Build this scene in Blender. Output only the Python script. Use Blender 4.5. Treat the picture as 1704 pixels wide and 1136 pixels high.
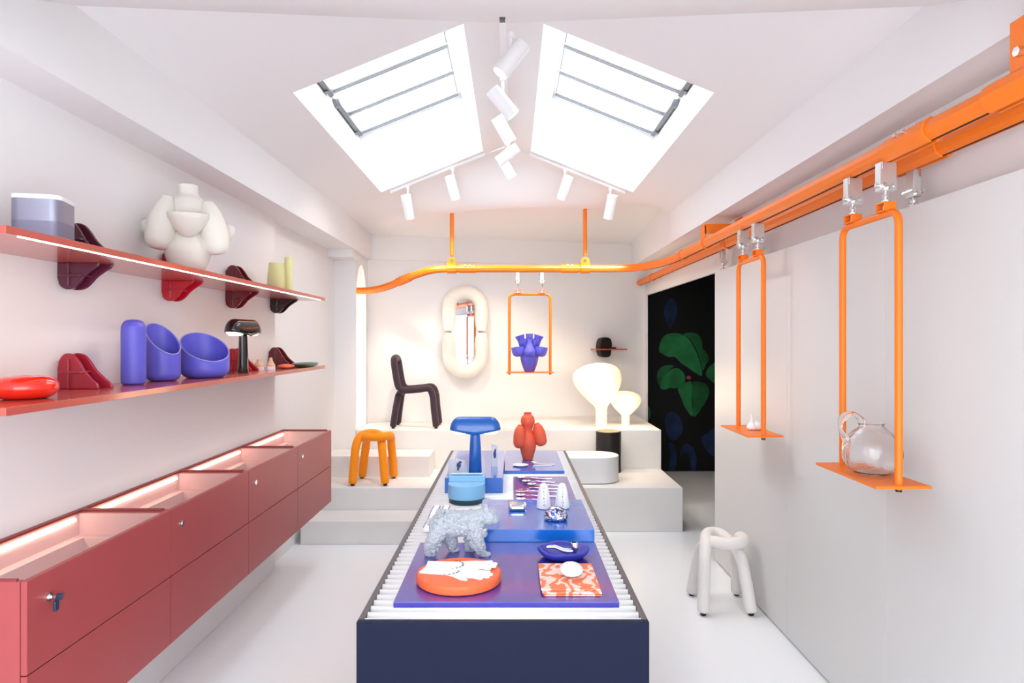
import bpy, bmesh, math, random
from math import pi, sin, cos, radians
from mathutils import Vector, Matrix, Euler
random.seed(7)

for o in list(bpy.data.objects):
    bpy.data.objects.remove(o, do_unlink=True)
SC = bpy.context.scene
COL = SC.collection

# ------------------------------------------------------------------ camera
EYE = 1.68
cam_d = bpy.data.cameras.new('camera')
cam_d.lens = 23.0
cam_d.sensor_width = 36.0
cam_d.shift_y = -2 / 1704
cam_d.clip_start = 0.05
cam = bpy.data.objects.new('camera', cam_d)
COL.objects.link(cam)
cam.location = (0, 0, EYE)
cam.rotation_euler = (pi / 2, 0, 0)
SC.camera = cam

# ------------------------------------------------------------------ world, exposure
world = bpy.data.worlds.new('world')
SC.world = world
world.use_nodes = True
wn = world.node_tree.nodes
wn['Background'].inputs[0].default_value = (0.89, 0.945, 1.0, 1)
wn['Background'].inputs[1].default_value = 5.2
SC.view_settings.view_transform = 'Standard'
SC.view_settings.look = 'None'
SC.view_settings.exposure = 0.32
SC.view_settings.gamma = 1.0
SC.view_settings.use_curve_mapping = False

def portal(name, loc, rot, sx, sy):
    d = bpy.data.lights.new(name, 'AREA')
    d.shape = 'RECTANGLE'; d.size = sx; d.size_y = sy
    d.cycles.is_portal = True
    o = bpy.data.objects.new(name, d)
    COL.objects.link(o)
    o.location = loc; o.rotation_euler = rot
    return o

portal('daylight_portal', (0, -1.22, 1.45), (-pi / 2, 0, pi), 3.2, 2.5)

def spot(name, loc, target, power, angle, col=(1, .86, .68), size=.03, blend=.6, parent=None):
    d = bpy.data.lights.new(name, 'SPOT')
    d.energy = power; d.spot_size = radians(angle); d.spot_blend = blend
    d.color = col; d.shadow_soft_size = size
    o = bpy.data.objects.new(name, d)
    COL.objects.link(o)
    o.location = loc
    v = Vector(target) - Vector(loc)
    o.rotation_euler = v.to_track_quat('-Z', 'Y').to_euler()
    return o

# ------------------------------------------------------------------ materials
def lin(c):
    if isinstance(c, str):
        c = c.lstrip('#')
        c = [int(c[i:i + 2], 16) / 255 for i in (0, 2, 4)]
    return tuple((x / 12.92 if x <= .04045 else ((x + .055) / 1.055) ** 2.4) for x in c) + (1,)

def mat(name, col, rough=.5, metal=0, bump=0, bscale=40, mottle=0, mscale=6, coat=0, spec=.5, sheen=0, emit=0, ecol=None, trans=0, ior=1.45):
    m = bpy.data.materials.new(name)
    m.use_nodes = True
    nt = m.node_tree
    b = nt.nodes['Principled BSDF']
    c = lin(col)
    b.inputs['Base Color'].default_value = c
    b.inputs['Roughness'].default_value = rough
    b.inputs['Metallic'].default_value = metal
    b.inputs['Coat Weight'].default_value = coat
    b.inputs['Coat Roughness'].default_value = .08
    b.inputs['Specular IOR Level'].default_value = spec
    b.inputs['Sheen Weight'].default_value = sheen
    b.inputs['Transmission Weight'].default_value = trans
    b.inputs['IOR'].default_value = ior
    if emit:
        b.inputs['Emission Color'].default_value = lin(ecol or col)
        b.inputs['Emission Strength'].default_value = emit
    tc = nt.nodes.new('ShaderNodeTexCoord')
    if bump:
        n = nt.nodes.new('ShaderNodeTexNoise')
        n.inputs['Scale'].default_value = bscale
        n.inputs['Detail'].default_value = 6
        nt.links.new(tc.outputs['Object'], n.inputs['Vector'])
        bp = nt.nodes.new('ShaderNodeBump')
        bp.inputs['Strength'].default_value = bump
        bp.inputs['Distance'].default_value = .004
        nt.links.new(n.outputs['Fac'], bp.inputs['Height'])
        nt.links.new(bp.outputs['Normal'], b.inputs['Normal'])
    if mottle:
        n = nt.nodes.new('ShaderNodeTexNoise')
        n.inputs['Scale'].default_value = mscale
        n.inputs['Detail'].default_value = 8
        nt.links.new(tc.outputs['Object'], n.inputs['Vector'])
        r = nt.nodes.new('ShaderNodeValToRGB')
        r.color_ramp.elements[0].position = .3
        r.color_ramp.elements[1].position = .7
        r.color_ramp.elements[0].color = tuple(x * (1 - mottle) for x in c[:3]) + (1,)
        r.color_ramp.elements[1].color = c
        nt.links.new(n.outputs['Fac'], r.inputs['Fac'])
        nt.links.new(r.outputs['Color'], b.inputs['Base Color'])
    return m

def pane_mat(name, tint='#ffffff', refl=.08):
    m = bpy.data.materials.new(name)
    m.use_nodes = True
    nt = m.node_tree
    nt.nodes.clear()
    out = nt.nodes.new('ShaderNodeOutputMaterial')
    mx = nt.nodes.new('ShaderNodeMixShader')
    tr = nt.nodes.new('ShaderNodeBsdfTransparent')
    gl = nt.nodes.new('ShaderNodeBsdfGlossy')
    tr.inputs[0].default_value = lin(tint)
    gl.inputs['Roughness'].default_value = .02
    mx.inputs[0].default_value = refl
    nt.links.new(tr.outputs[0], mx.inputs[1])
    nt.links.new(gl.outputs[0], mx.inputs[2])
    nt.links.new(mx.outputs[0], out.inputs[0])
    return m

def emis(name, col, s):
    m = bpy.data.materials.new(name)
    m.use_nodes = True
    nt = m.node_tree
    nt.nodes.clear()
    out = nt.nodes.new('ShaderNodeOutputMaterial')
    e = nt.nodes.new('ShaderNodeEmission')
    e.inputs[0].default_value = lin(col); e.inputs[1].default_value = s
    nt.links.new(e.outputs[0], out.inputs[0])
    return m

M = {}
M['wall'] = mat('painted_wall', '#f0eeee', .75, bump=.05, bscale=30)
M['ceil'] = mat('painted_ceiling', '#f0eeee', .85, bump=.03, bscale=20)
M['floor'] = mat('white_resin_floor', '#f8fafc', .30, mottle=.03, mscale=1.5, bump=.02, bscale=12)
M['concrete'] = mat('pale_concrete', '#e9e7e5', .7, mottle=.06, mscale=3, bump=.12, bscale=35)
M['salmon'] = mat('salmon_red_lacquer', '#c4574a', .26, mottle=.04, mscale=2, coat=.5)
M['cab'] = mat('dusty_red_lacquer', '#a8494b', .34, mottle=.05, mscale=2)
M['salmon_refl_tint'] = mat('salmon_reflection_tint', '#e6b8b2', .5)  # cabinet inside, paled in the colour to stand for the milky glass reflection
M['orange'] = mat('orange_powder_coat', '#f57a14', .42, bump=.03, bscale=120)
M['slot_shade'] = mat('dark_slot_shade', '#3a1405', .8)  # dark colour standing for the shade inside the rail slots
M['steel'] = mat('galvanised_steel', '#d9dcdc', .32, metal=.85)
M['chrome'] = mat('chrome', '#e4e4e6', .08, metal=1)
M['white'] = mat('white_lacquer', '#f4f4f5', .35)
M['corr'] = mat('white_corrugated_sheet', '#fcfeff', .4)
M['panel'] = mat('brushed_pale_panel', '#d9d7d5', .38, metal=.0, spec=.6)
M['navy'] = mat('navy_lacquer', '#0f1630', .5, spec=.2)
M['rim'] = mat('grey_brown_rim', '#5d575b', .4)
M['blue'] = mat('cobalt_board', '#006ad0', .26, coat=.9, spec=.8)
M['lampblue'] = mat('cobalt_enamel', '#0b60b8', .25, coat=.5)
M['violet'] = mat('violet_blue_board', '#3633a6', .28, coat=.9, spec=.8)
M['violet_dk'] = mat('violet_blue_ceramic', '#3238ac', .4, bump=.05, bscale=60)
M['periwinkle'] = mat('periwinkle_ceramic', '#6160d0', .42)
M['rim_light'] = mat('pale_violet_rim', '#8f8fe0', .4)
M['coral'] = mat('coral_ceramic', '#f26544', .5)
M['cream'] = mat('cream_ceramic', '#e6e1d8', .6, bump=.05, bscale=50)
M['plum'] = mat('plum_fabric', '#382733', .85, bump=.3, bscale=300, sheen=.2)
M['or_fab'] = mat('orange_fabric', '#ff9500', .8, bump=.3, bscale=300, sheen=.1)
M['wh_fab'] = mat('white_fabric', '#e9e3df', .9, bump=.35, bscale=300, sheen=.2)
M['foot'] = mat('black_foot', '#1c1a1c', .5)
M['glossred'] = mat('glossy_red', '#f52a17', .08, coat=.8)
M['black_l'] = mat('black_lacquer', '#1d1a1c', .12, coat=.6)
M['dkmetal'] = mat('dark_grey_metal', '#6b6c70', .4, metal=.4)
M['bargrey'] = mat('grey_aluminium', '#8f9497', .35, metal=.3)
M['seafoam'] = mat('light_blue_plastic', '#86bfe8', .35)
M['teal_dk'] = mat('dark_teal', '#1d4656', .4)
M['yellow'] = mat('pale_yellow_ceramic', '#e9e8a8', .5)
M['silver'] = mat('lavender_silver', '#9695a8', .3, metal=.6)
M['blk_stone'] = mat('black_stone', '#1a1412', .5, bump=.6, bscale=25)
M['darkwood'] = mat('charred_wood', '#231f1e', .55, bump=.6, bscale=18, mottle=.4, mscale=14)
M['gold'] = mat('brushed_brass', '#a59c76', .5, metal=.4, mottle=.2, mscale=10)
M['cork'] = mat('pale_wood', '#e9c4a4', .6, mottle=.08, mscale=15)
M['green'] = mat('dark_green_ceramic', '#5f7c6b', .4)
M['paper'] = mat('white_cotton', '#f8f8fb', .9, bump=.1, bscale=200)
M['ink'] = mat('dark_ink', '#2a2a36', .6)
M['ink_bl'] = mat('blue_ink', '#41507e', .6)
M['bear'] = mat('pale_grey_resin', '#b4bcc4', .55)
M['mirror'] = mat('mirror_glass', '#e8eef2', .02, metal=1)
M['black'] = mat('black_wall', '#040404', .7)
M['leaf'] = mat('printed_green_leaf', '#2a9a55', .6, mottle=.65, mscale=4)
M['rib'] = mat('printed_dark_rib', '#06301a', .6)
M['leaf2'] = mat('printed_dark_leaf', '#1b3668', .7, mottle=.7, mscale=5)
M['pink'] = mat('printed_pink_bud', '#a8455a', .6)
M['glass'] = mat('clear_glass', '#ffffff', .03, trans=1, ior=1.35)
M['rglass'] = mat('rippled_glass', '#ffffff', .05, trans=1, ior=1.35, bump=1.0, bscale=22)
M['crystal'] = mat('clear_crystal', '#f4f6fa', .3, trans=.5, ior=1.2, bump=.3, bscale=60)
M['pane'] = pane_mat('thin_window_glass')
M['pane_cab'] = pane_mat('cabinet_glass', refl=.42)
M['lampglass'] = mat('glowing_opal_glass', '#e8dcc4', .4, emit=.62, ecol='#ffe2b0')
M['stemglass'] = mat('opal_stem', '#e8dcc8', .5, emit=.3, ecol='#ffe0b8')
M['led'] = emis('led_strip', '#ffe0bd', 22)
M['led2'] = emis('led_strip_cabinet', '#ffe3cd', 14)
M['bulb'] = emis('lamp_diffuser', '#fff1dc', 4)
M['spotdisc'] = emis('spot_diffuser', '#fff0dc', 2.5)
M['brk_maroon'] = mat('maroon_resin', '#571f33', .2, coat=.4)
M['brk_red'] = mat('red_resin', '#b51226', .2, coat=.4)
M['brk_wine'] = mat('wine_resin', '#6b1321', .2, coat=.4)
M['brk_dark'] = mat('aubergine_resin', '#2e111c', .25, coat=.4)
M['brk_crim'] = mat('crimson_resin', '#a32134', .22, coat=.4)
M['key'] = mat('dark_blue_key_cap', '#28364c', .3)
M['clay'] = mat('coral_clay', '#e06a44', .5)

def pattern_mat(name, c1, c2, scale, kind='wave', dist=6, rough=.5, metal=0):
    m = mat(name, c1, rough, metal)
    nt = m.node_tree
    b = nt.nodes['Principled BSDF']
    tc = nt.nodes.new('ShaderNodeTexCoord')
    if kind == 'wave':
        w = nt.nodes.new('ShaderNodeTexWave')
        w.inputs['Scale'].default_value = scale
        w.inputs['Distortion'].default_value = dist
        w.inputs['Detail'].default_value = 3
        w.inputs['Detail Scale'].default_value = 2.5
        o = w.outputs['Fac']
    else:
        w = nt.nodes.new('ShaderNodeTexVoronoi')
        w.inputs['Scale'].default_value = scale
        o = w.outputs['Color']
    nt.links.new(tc.outputs['Object'], w.inputs['Vector'])
    r = nt.nodes.new('ShaderNodeValToRGB')
    r.color_ramp.interpolation = 'CONSTANT'
    r.color_ramp.elements[0].color = lin(c1)
    r.color_ramp.elements[1].color = lin(c2)
    r.color_ramp.elements[1].position = .52
    nt.links.new(o, r.inputs['Fac'])
    nt.links.new(r.outputs['Color'], b.inputs['Base Color'])
    return m
M['scarf'] = pattern_mat('orange_white_print', '#f5875c', '#fbd9cd', 5, dist=14, rough=.85)
M['shell'] = pattern_mat('patterned_silver', '#5060a0', '#f0eef5', 160, 'vor', rough=.15, metal=.7)

# ------------------------------------------------------------------ mesh helpers
def NB():
    return bmesh.new()

def xf(bm, verts, mt):
    if mt is not None:
        bmesh.ops.transform(bm, matrix=mt, verts=verts)

def box(bm, x0, x1, y0, y1, z0, z1, mt=None):
    v = [bm.verts.new((x, y, z)) for z in (z0, z1) for y in (y0, y1) for x in (x0, x1)]
    for f in ((0, 2, 3, 1), (4, 5, 7, 6), (0, 1, 5, 4), (2, 6, 7, 3), (0, 4, 6, 2), (1, 3, 7, 5)):
        bm.faces.new([v[i] for i in f])
    xf(bm, v, mt)
    return v

def prism(bm, pts, a, b, axis='z', mt=None):
    """closed 2D polygon extruded from a to b along axis"""
    def P(p, t):
        if axis == 'z': return (p[0], p[1], t)
        if axis == 'y': return (p[0], t, p[1])
        return (t, p[0], p[1])
    lo = [bm.verts.new(P(p, a)) for p in pts]
    hi = [bm.verts.new(P(p, b)) for p in pts]
    n = len(pts)
    bm.faces.new(lo[::-1]); bm.faces.new(hi)
    for i in range(n):
        j = (i + 1) % n
        bm.faces.new((lo[i], lo[j], hi[j], hi[i]))
    xf(bm, lo + hi, mt)
    return lo + hi

def poly(bm, pts):
    return bm.faces.new([bm.verts.new(p) for p in pts])

def lathe(bm, prof, seg=48, mt=None, close=True):
    rings = []; allv = []
    for r, z in prof:
        if r < 1e-5:
            v = bm.verts.new((0, 0, z)); rings.append([v]); allv.append(v)
        else:
            rg = [bm.verts.new((r * cos(2 * pi * i / seg), r * sin(2 * pi * i / seg), z)) for i in range(seg)]
            rings.append(rg); allv += rg
    for a, b in zip(rings, rings[1:]):
        for i in range(seg):
            j = (i + 1) % seg
            if len(a) == 1 and len(b) == 1: continue
            if len(a) == 1: bm.faces.new((a[0], b[j], b[i]))
            elif len(b) == 1: bm.faces.new((a[i], a[j], b[0]))
            else: bm.faces.new((a[i], a[j], b[j], b[i]))
    if close:
        if len(rings[0]) > 1: bm.faces.new(rings[0][::-1])
        if len(rings[-1]) > 1: bm.faces.new(rings[-1])
    xf(bm, allv, mt)
    return allv

def cyl(bm, p, q, r, seg=24, r2=None):
    p = Vector(p); q = Vector(q)
    d = q - p
    m = Matrix.Translation(p) @ d.to_track_quat('Z', 'Y').to_matrix().to_4x4()
    return lathe(bm, [(r, 0), (r if r2 is None else r2, d.length)], seg, m)

def smooth_path(pts, n=8, closed=False):
    P = [Vector(p) for p in pts]
    out = []
    N = len(P)
    rng = range(N) if closed else range(N - 1)
    for i in rng:
        if closed:
            p0, p1, p2, p3 = P[(i - 1) % N], P[i], P[(i + 1) % N], P[(i + 2) % N]
        else:
            p0 = P[i - 1] if i > 0 else P[0] * 2 - P[1]
            p1, p2 = P[i], P[i + 1]
            p3 = P[i + 2] if i + 2 < N else P[-1] * 2 - P[-2]
        for k in range(n):
            t = k / n
            out.append(.5 * ((2 * p1) + (-p0 + p2) * t + (2 * p0 - 5 * p1 + 4 * p2 - p3) * t * t + (-p0 + 3 * p1 - 3 * p2 + p3) * t ** 3))
    if not closed: out.append(P[-1])
    return out

def fillet(pts, rad, n=8):
    P = [Vector(p) for p in pts]
    out = [P[0]]
    for i in range(1, len(P) - 1):
        a = (P[i - 1] - P[i]); b = (P[i + 1] - P[i])
        r = min(rad, a.length * .49, b.length * .49)
        s = P[i] + a.normalized() * r; e = P[i] + b.normalized() * r
        for k in range(n + 1):
            t = k / n
            out.append(s * (1 - t) ** 2 + P[i] * 2 * t * (1 - t) + e * t * t)
    out.append(P[-1])
    return out

def tube(bm, pts, r, seg=20, closed=False, cap='flat', sq=1.0):
    P = [Vector(p) for p in pts]
    N = len(P)
    R = r if isinstance(r, (list, tuple)) else [r] * N
    if cap == 'round' and not closed:
        def ext(Pe, d, re):
            return [(Pe + d * re * sin(a), re * cos(a)) for a in (.35, .7, 1.05, 1.35)]
        d0 = (P[0] - P[1]).normalized(); d1 = (P[-1] - P[-2]).normalized()
        s = ext(P[0], d0, R[0])[::-1]; e = ext(P[-1], d1, R[-1])
        R = [x[1] for x in s] + list(R) + [x[1] for x in e]
        P = [x[0] for x in s] + P + [x[0] for x in e]
        N = len(P)
    T = []
    for i in range(N):
        if closed: t = P[(i + 1) % N] - P[(i - 1) % N]
        else: t = P[min(i + 1, N - 1)] - P[max(i - 1, 0)]
        T.append(t.normalized())
    up = Vector((0, 0, 1)) if abs(T[0].z) < .9 else Vector((0, 1, 0))
    nrm = (up - T[0] * up.dot(T[0])).normalized()
    rings = []; allv = []
    for i in range(N):
        if i:
            q = T[i - 1].rotation_difference(T[i])
            nrm = q @ nrm
            nrm = (nrm - T[i] * nrm.dot(T[i])).normalized()
        bn = T[i].cross(nrm)
        rg = [bm.verts.new(P[i] + R[i] * (nrm * cos(2 * pi * k / seg) * sq + bn * sin(2 * pi * k / seg))) for k in range(seg)]
        rings.append(rg); allv += rg
    for i in range(N if closed else N - 1):
        a = rings[i]; b = rings[(i + 1) % N]
        for k in range(seg):
            l = (k + 1) % seg
            bm.faces.new((a[k], a[l], b[l], b[k]))
    if not closed:
        bm.faces.new(rings[0][::-1]); bm.faces.new(rings[-1])
    return allv

def sweep(bm, pts, prof):
    """prof: closed list of (side, up); up stays world Z"""
    P = [Vector(p) for p in pts]
    N = len(P); rings = []
    for i in range(N):
        t = (P[min(i + 1, N - 1)] - P[max(i - 1, 0)]).normalized()
        side = t.cross(Vector((0, 0, 1))).normalized()
        up = side.cross(t).normalized()
        rings.append([bm.verts.new(P[i] + side * a + up * b) for a, b in prof])
    n = len(prof)
    for a, b in zip(rings, rings[1:]):
        for k in range(n):
            l = (k + 1) % n
            bm.faces.new((a[k], a[l], b[l], b[k]))
    bm.faces.new(rings[0][::-1]); bm.faces.new(rings[-1])

def ball(bm, c, r, seg=24, rot=None):
    if not isinstance(r, (tuple, list)): r = (r, r, r)
    m = Matrix.Translation(c)
    if rot: m = m @ Euler(rot).to_matrix().to_4x4()
    m = m @ Matrix.Diagonal((*r, 1))
    bmesh.ops.create_uvsphere(bm, u_segments=seg, v_segments=seg // 2, radius=1, matrix=m)

def obj(name, bm, m, parent=None, smooth=True, bevel=0, sub=0, ang=35, label=None, loc=None, rot=None, kind=None, solid=0):
    bmesh.ops.recalc_face_normals(bm, faces=bm.faces[:])
    me = bpy.data.meshes.new(name)
    bm.to_mesh(me); bm.free()
    if smooth:
        for p in me.polygons: p.use_smooth = True
        me.set_sharp_from_angle(angle=radians(ang))
    if isinstance(m, str): m = M[m]
    me.materials.append(m)
    o = bpy.data.objects.new(name, me)
    COL.objects.link(o)
    if parent is not None: o.parent = parent
    if loc is not None: o.location = loc
    if rot is not None: o.rotation_euler = rot
    if solid:
        md = o.modifiers.new('solid', 'SOLIDIFY'); md.thickness = solid; md.offset = -1
    if bevel:
        md = o.modifiers.new('bevel', 'BEVEL')
        md.width = bevel; md.segments = 3; md.limit_method = 'ANGLE'; md.angle_limit = radians(40)
        md.harden_normals = False
    if sub:
        md = o.modifiers.new('sub', 'SUBSURF'); md.levels = sub; md.render_levels = sub
    if label: o['label'] = label
    if kind: o['kind'] = kind
    return o

def thing(name, label, cat, loc=(0, 0, 0), rotz=0, group=None):
    o = bpy.data.objects.new(name, None)
    o.empty_display_size = .05
    COL.objects.link(o)
    o.location = loc; o.rotation_euler = (0, 0, rotz)
    o['label'] = label; o['category'] = cat
    if group: o['group'] = group
    return o

def tag(o, label, cat, group=None):
    o['label'] = label; o['category'] = cat
    if group: o['group'] = group
    return o

def struct(name, bm, m, smooth=False, bevel=0, **k):
    return obj(name, bm, m, None, smooth=smooth, bevel=bevel, kind='structure', **k)

def dup(root, loc, rotz, label, group=None):
    r = root.copy(); COL.objects.link(r)
    r.location = loc; r.rotation_euler = (0, 0, rotz)
    r['label'] = label
    if group: r['group'] = group
    for ch in list(root.children):
        c = ch.copy(); COL.objects.link(c); c.parent = r
        for g in ch.children:
            d = g.copy(); COL.objects.link(d); d.parent = c
    return r

def text_bm(body, size, depth=.0006):
    cu = bpy.data.curves.new('lettering', 'FONT')
    cu.body = body; cu.size = size; cu.extrude = depth
    cu.align_x = 'CENTER'; cu.align_y = 'CENTER'
    t = bpy.data.objects.new('lettering', cu)
    COL.objects.link(t)
    bpy.context.view_layer.update()
    me = bpy.data.meshes.new_from_object(t.evaluated_get(bpy.context.evaluated_depsgraph_get()))
    bpy.data.objects.remove(t, do_unlink=True)
    bm = bmesh.new(); bm.from_mesh(me)
    bpy.data.meshes.remove(me)
    return bm

# ------------------------------------------------------------------ room shell
XW = -1.731         # left wall face
XR = 1.64           # right wall face
ZS = 2.57           # soffit under the beams
XBL, XBR = -1.535, 1.45
ZE = 2.85           # eaves
RX, RZ = -.045, 3.458
SL = .404
def backY(x): return 8.0 + .26 * (x - 1.5)

bm = NB(); box(bm, -2.7, 3.4, -1.4, 9.0, -.1, 0)
struct('floor', bm, 'floor')

bm = NB(); box(bm, XW - .4, XW, -1.3, 4.777, 0, 3.0)
struct('wall_left', bm, 'wall', bevel=.004)
bm = NB(); box(bm, -2.1, -1.79, 4.777, 6.6, 0, 3.0)
struct('wall_left_recess', bm, 'wall')

# pilaster with arched opening beside the back wall
bm = NB()
box(bm, -2.1, -1.578, 6.6, 6.625, 0, ZS + .01)
# side wall with arch (in the Y-Z plane at x ~ -1.59)
y0, y1 = 6.625, 7.25
ya, yb, zs_, zt = 6.66, 7.10, 2.12, 2.47
outer = [(y0, .775), (ya, .775)]
arch = [(ya, zs_)]
for k in range(1, 16):
    a = pi - pi * k / 16
    arch.append(((ya + yb) / 2 + (yb - ya) / 2 * cos(a), zs_ + (zt - zs_) * sin(a)))
arch.append((yb, zs_))
pts = [(y0, .775), (ya, .775)] + arch + [(yb, .775), (y1, .775), (y1, ZS + .01), (y0, ZS + .01)]
prism(bm, pts, -1.61, -1.585, 'x')
struct('wall_niche', bm, 'wall')
bm = NB()
box(bm, -2.3, -2.25, 6.625, 7.6, .775, ZS + .01)
box(bm, -2.3, -1.585, 7.3, 7.35, .775, ZS + .01)
box(bm, -2.3, -1.585, 6.625, 7.35, ZS, ZS + .02)
box(bm, -2.3, -1.585, 6.625, 7.35, .70, .775)
struct('wall_alcove', bm, 'wall')

# back wall (skewed)
bm = NB()
xa, xb = -1.62, 1.64
prism(bm, [(xa, backY(xa)), (xb, backY(xb)), (xb, backY(xb) + .2), (xa, backY(xa) + .2)], 0, 3.6)
struct('wall_back', bm, 'wall')
# right wall with the opening
OPZ = 2.23
YO = 7.94
bm = NB()
box(bm, XR, XR + .12, -1.3, 4.7, 0, 3.0)
box(bm, XR, XR + .03, 4.7, 8.42, OPZ, 3.0)
box(bm, XR - .004, XR + .008, YO, 8.42, 0, OPZ)
struct('wall_right', bm, 'wall')
# dark side room
bm = NB()
box(bm, XR + .03, 3.3, 4.66, 4.7, 0, 3.0)
box(bm, 3.3, 3.34, 4.66, 8.44, 0, 3.0)
box(bm, XR + .03, 3.3, 4.66, 8.44, 2.9, 2.94)
box(bm, XR - .004, 3.34, 8.425, 8.465, 0, 3.0)
box(bm, XR + .031, XR + .035, 4.7, 8.4, OPZ, 2.9)
struct('wall_side_room', bm, 'black')

# front shop window behind the viewer
bm = NB()
box(bm, -2.1, -1.6, -1.3, -1.2, 0, 3.0); box(bm, 1.55, 1.8, -1.3, -1.2, 0, 3.0)
box(bm, -2.1, 1.8, -1.3, -1.2, 2.7, 3.0); box(bm, -1.6, 1.55, -1.3, -1.2, 0, .2)
struct('wall_front', bm, 'wall')
bm = NB(); poly(bm, [(-1.6, -1.25, .2), (1.55, -1.25, .2), (1.55, -1.25, 2.7), (-1.6, -1.25, 2.7)])
w3 = struct('window_3', bm, 'pane')
bm = NB(); 
for x in (-1.58, -.03, 1.53): box(bm, x - .02, x + .02, -1.28, -1.22, .2, 2.7)
obj('window_frame', bm, 'dkmetal', w3)

# ceiling
def zc(x): return RZ - SL * abs(x - RX)
YN, YF = 3.67, 5.98
YH = 2.3
sk = {'L': (-1.17, -.26), 'R': (.17, 1.08)}
SY0, SY1 = 3.5, 5.85
def hipY(x, e): return YN - (YN - YH) * (x - RX) / (e - RX)
bm = NB()
for s, e in (('L', XBL), ('R', XBR)):
    xo, xi = (sk[s][0], sk[s][1]) if s == 'L' else (sk[s][1], sk[s][0])
    def q(*ps): poly(bm, [(x, y, zc(x)) for x, y in ps])
    q((e, SY1), (RX, SY1), (RX, YF), (e, YF))
    q((e, YH), (xo, hipY(xo, e)), (xo, SY1), (e, SY1))
    q((xi, hipY(xi, e)), (RX, YN), (RX, SY1), (xi, SY1))
    q((xo, hipY(xo, e)), (xi, hipY(xi, e)), (xi, SY0), (xo, SY0))
# near hip and flat part
poly(bm, [(XBL, YH, zc(XBL)), (RX, YN, RZ), (XBR, YH, zc(XBR))])
poly(bm, [(XBL, YH, zc(XBL)), (XBR, YH, zc(XBR)), (XBR, 1.62, ZS), (XBL, 1.62, ZS)])
poly(bm, [(XBL, -1.3, ZS), (XBL, 1.62, ZS), (XBR, 1.62, ZS), (XBR, -1.3, ZS)])
struct('ceiling', bm, 'ceil', smooth=False)
bm = NB()
# far end: curved down to a low flat part that meets the back wall
prev = None
for k in range(9):
    t = k / 8
    y = YF + .40 * t
    s_ = t * t * (3 - 2 * t)
    zl = zc(XBL) * (1 - s_) + 2.86 * s_
    zm = RZ * (1 - s_) + 2.95 * s_
    zr = zc(XBR) * (1 - s_) + 2.97 * s_
    row = []
    for j in range(17):
        x = XBL + (XBR - XBL) * j / 16
        a = zc(x)
        b = 2.86 + .11 * j / 16 + .04 * (1 - abs(j / 8 - 1))
        row.append(bm.verts.new((x, y, a * (1 - s_) + b * s_)))
    if prev:
        for j in range(16): bm.faces.new((prev[j], prev[j + 1], row[j + 1], row[j]))
    prev = row
row = [bm.verts.new((XBL + (XBR - XBL) * j / 16, backY(XBL + (XBR - XBL) * j / 16), 2.84 + .0 * j)) for j in range(17)]
for j in range(16): bm.faces.new((prev[j], prev[j + 1], row[j + 1], row[j]))
bmesh.ops.remove_doubles(bm, verts=bm.verts[:], dist=.0005)
struct('ceiling', bm, 'ceil', smooth=True, ang=30)
# beams
bm = NB()
prism(bm, [(XW - .6, ZS), (XBL, ZS), (XBL, 3.1), (XW - .6, 3.1)], -1.3, 7.4, 'y')
struct('trim_1', bm, 'ceil')
bm = NB()
prism(bm, [(XBR, ZS), (1.9, ZS), (1.9, 3.1), (XBR, 3.1)], -1.3, 8.4, 'y')
struct('trim_2', bm, 'ceil')
# shallow band on the back wall
bm = NB()
prism(bm, [(XBL, backY(XBL) - .03), (XBR, backY(XBR) - .03), (XBR, backY(XBR) + .01), (XBL, backY(XBL) + .01)], ZS, 2.9)
struct('trim_3', bm, 'ceil')
# small lintel over the pilaster
bm = NB(); box(bm, -1.80, -1.56, 6.35, 6.62, 2.49, ZS + .01)
struct('trim_4', bm, 'wall')
# outer roof to keep the daylight out
bm = NB()
box(bm, -2.2, 1.9, -1.3, 2.2, 3.0, 3.05)
struct('trim_5', bm, 'wall')

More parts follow.
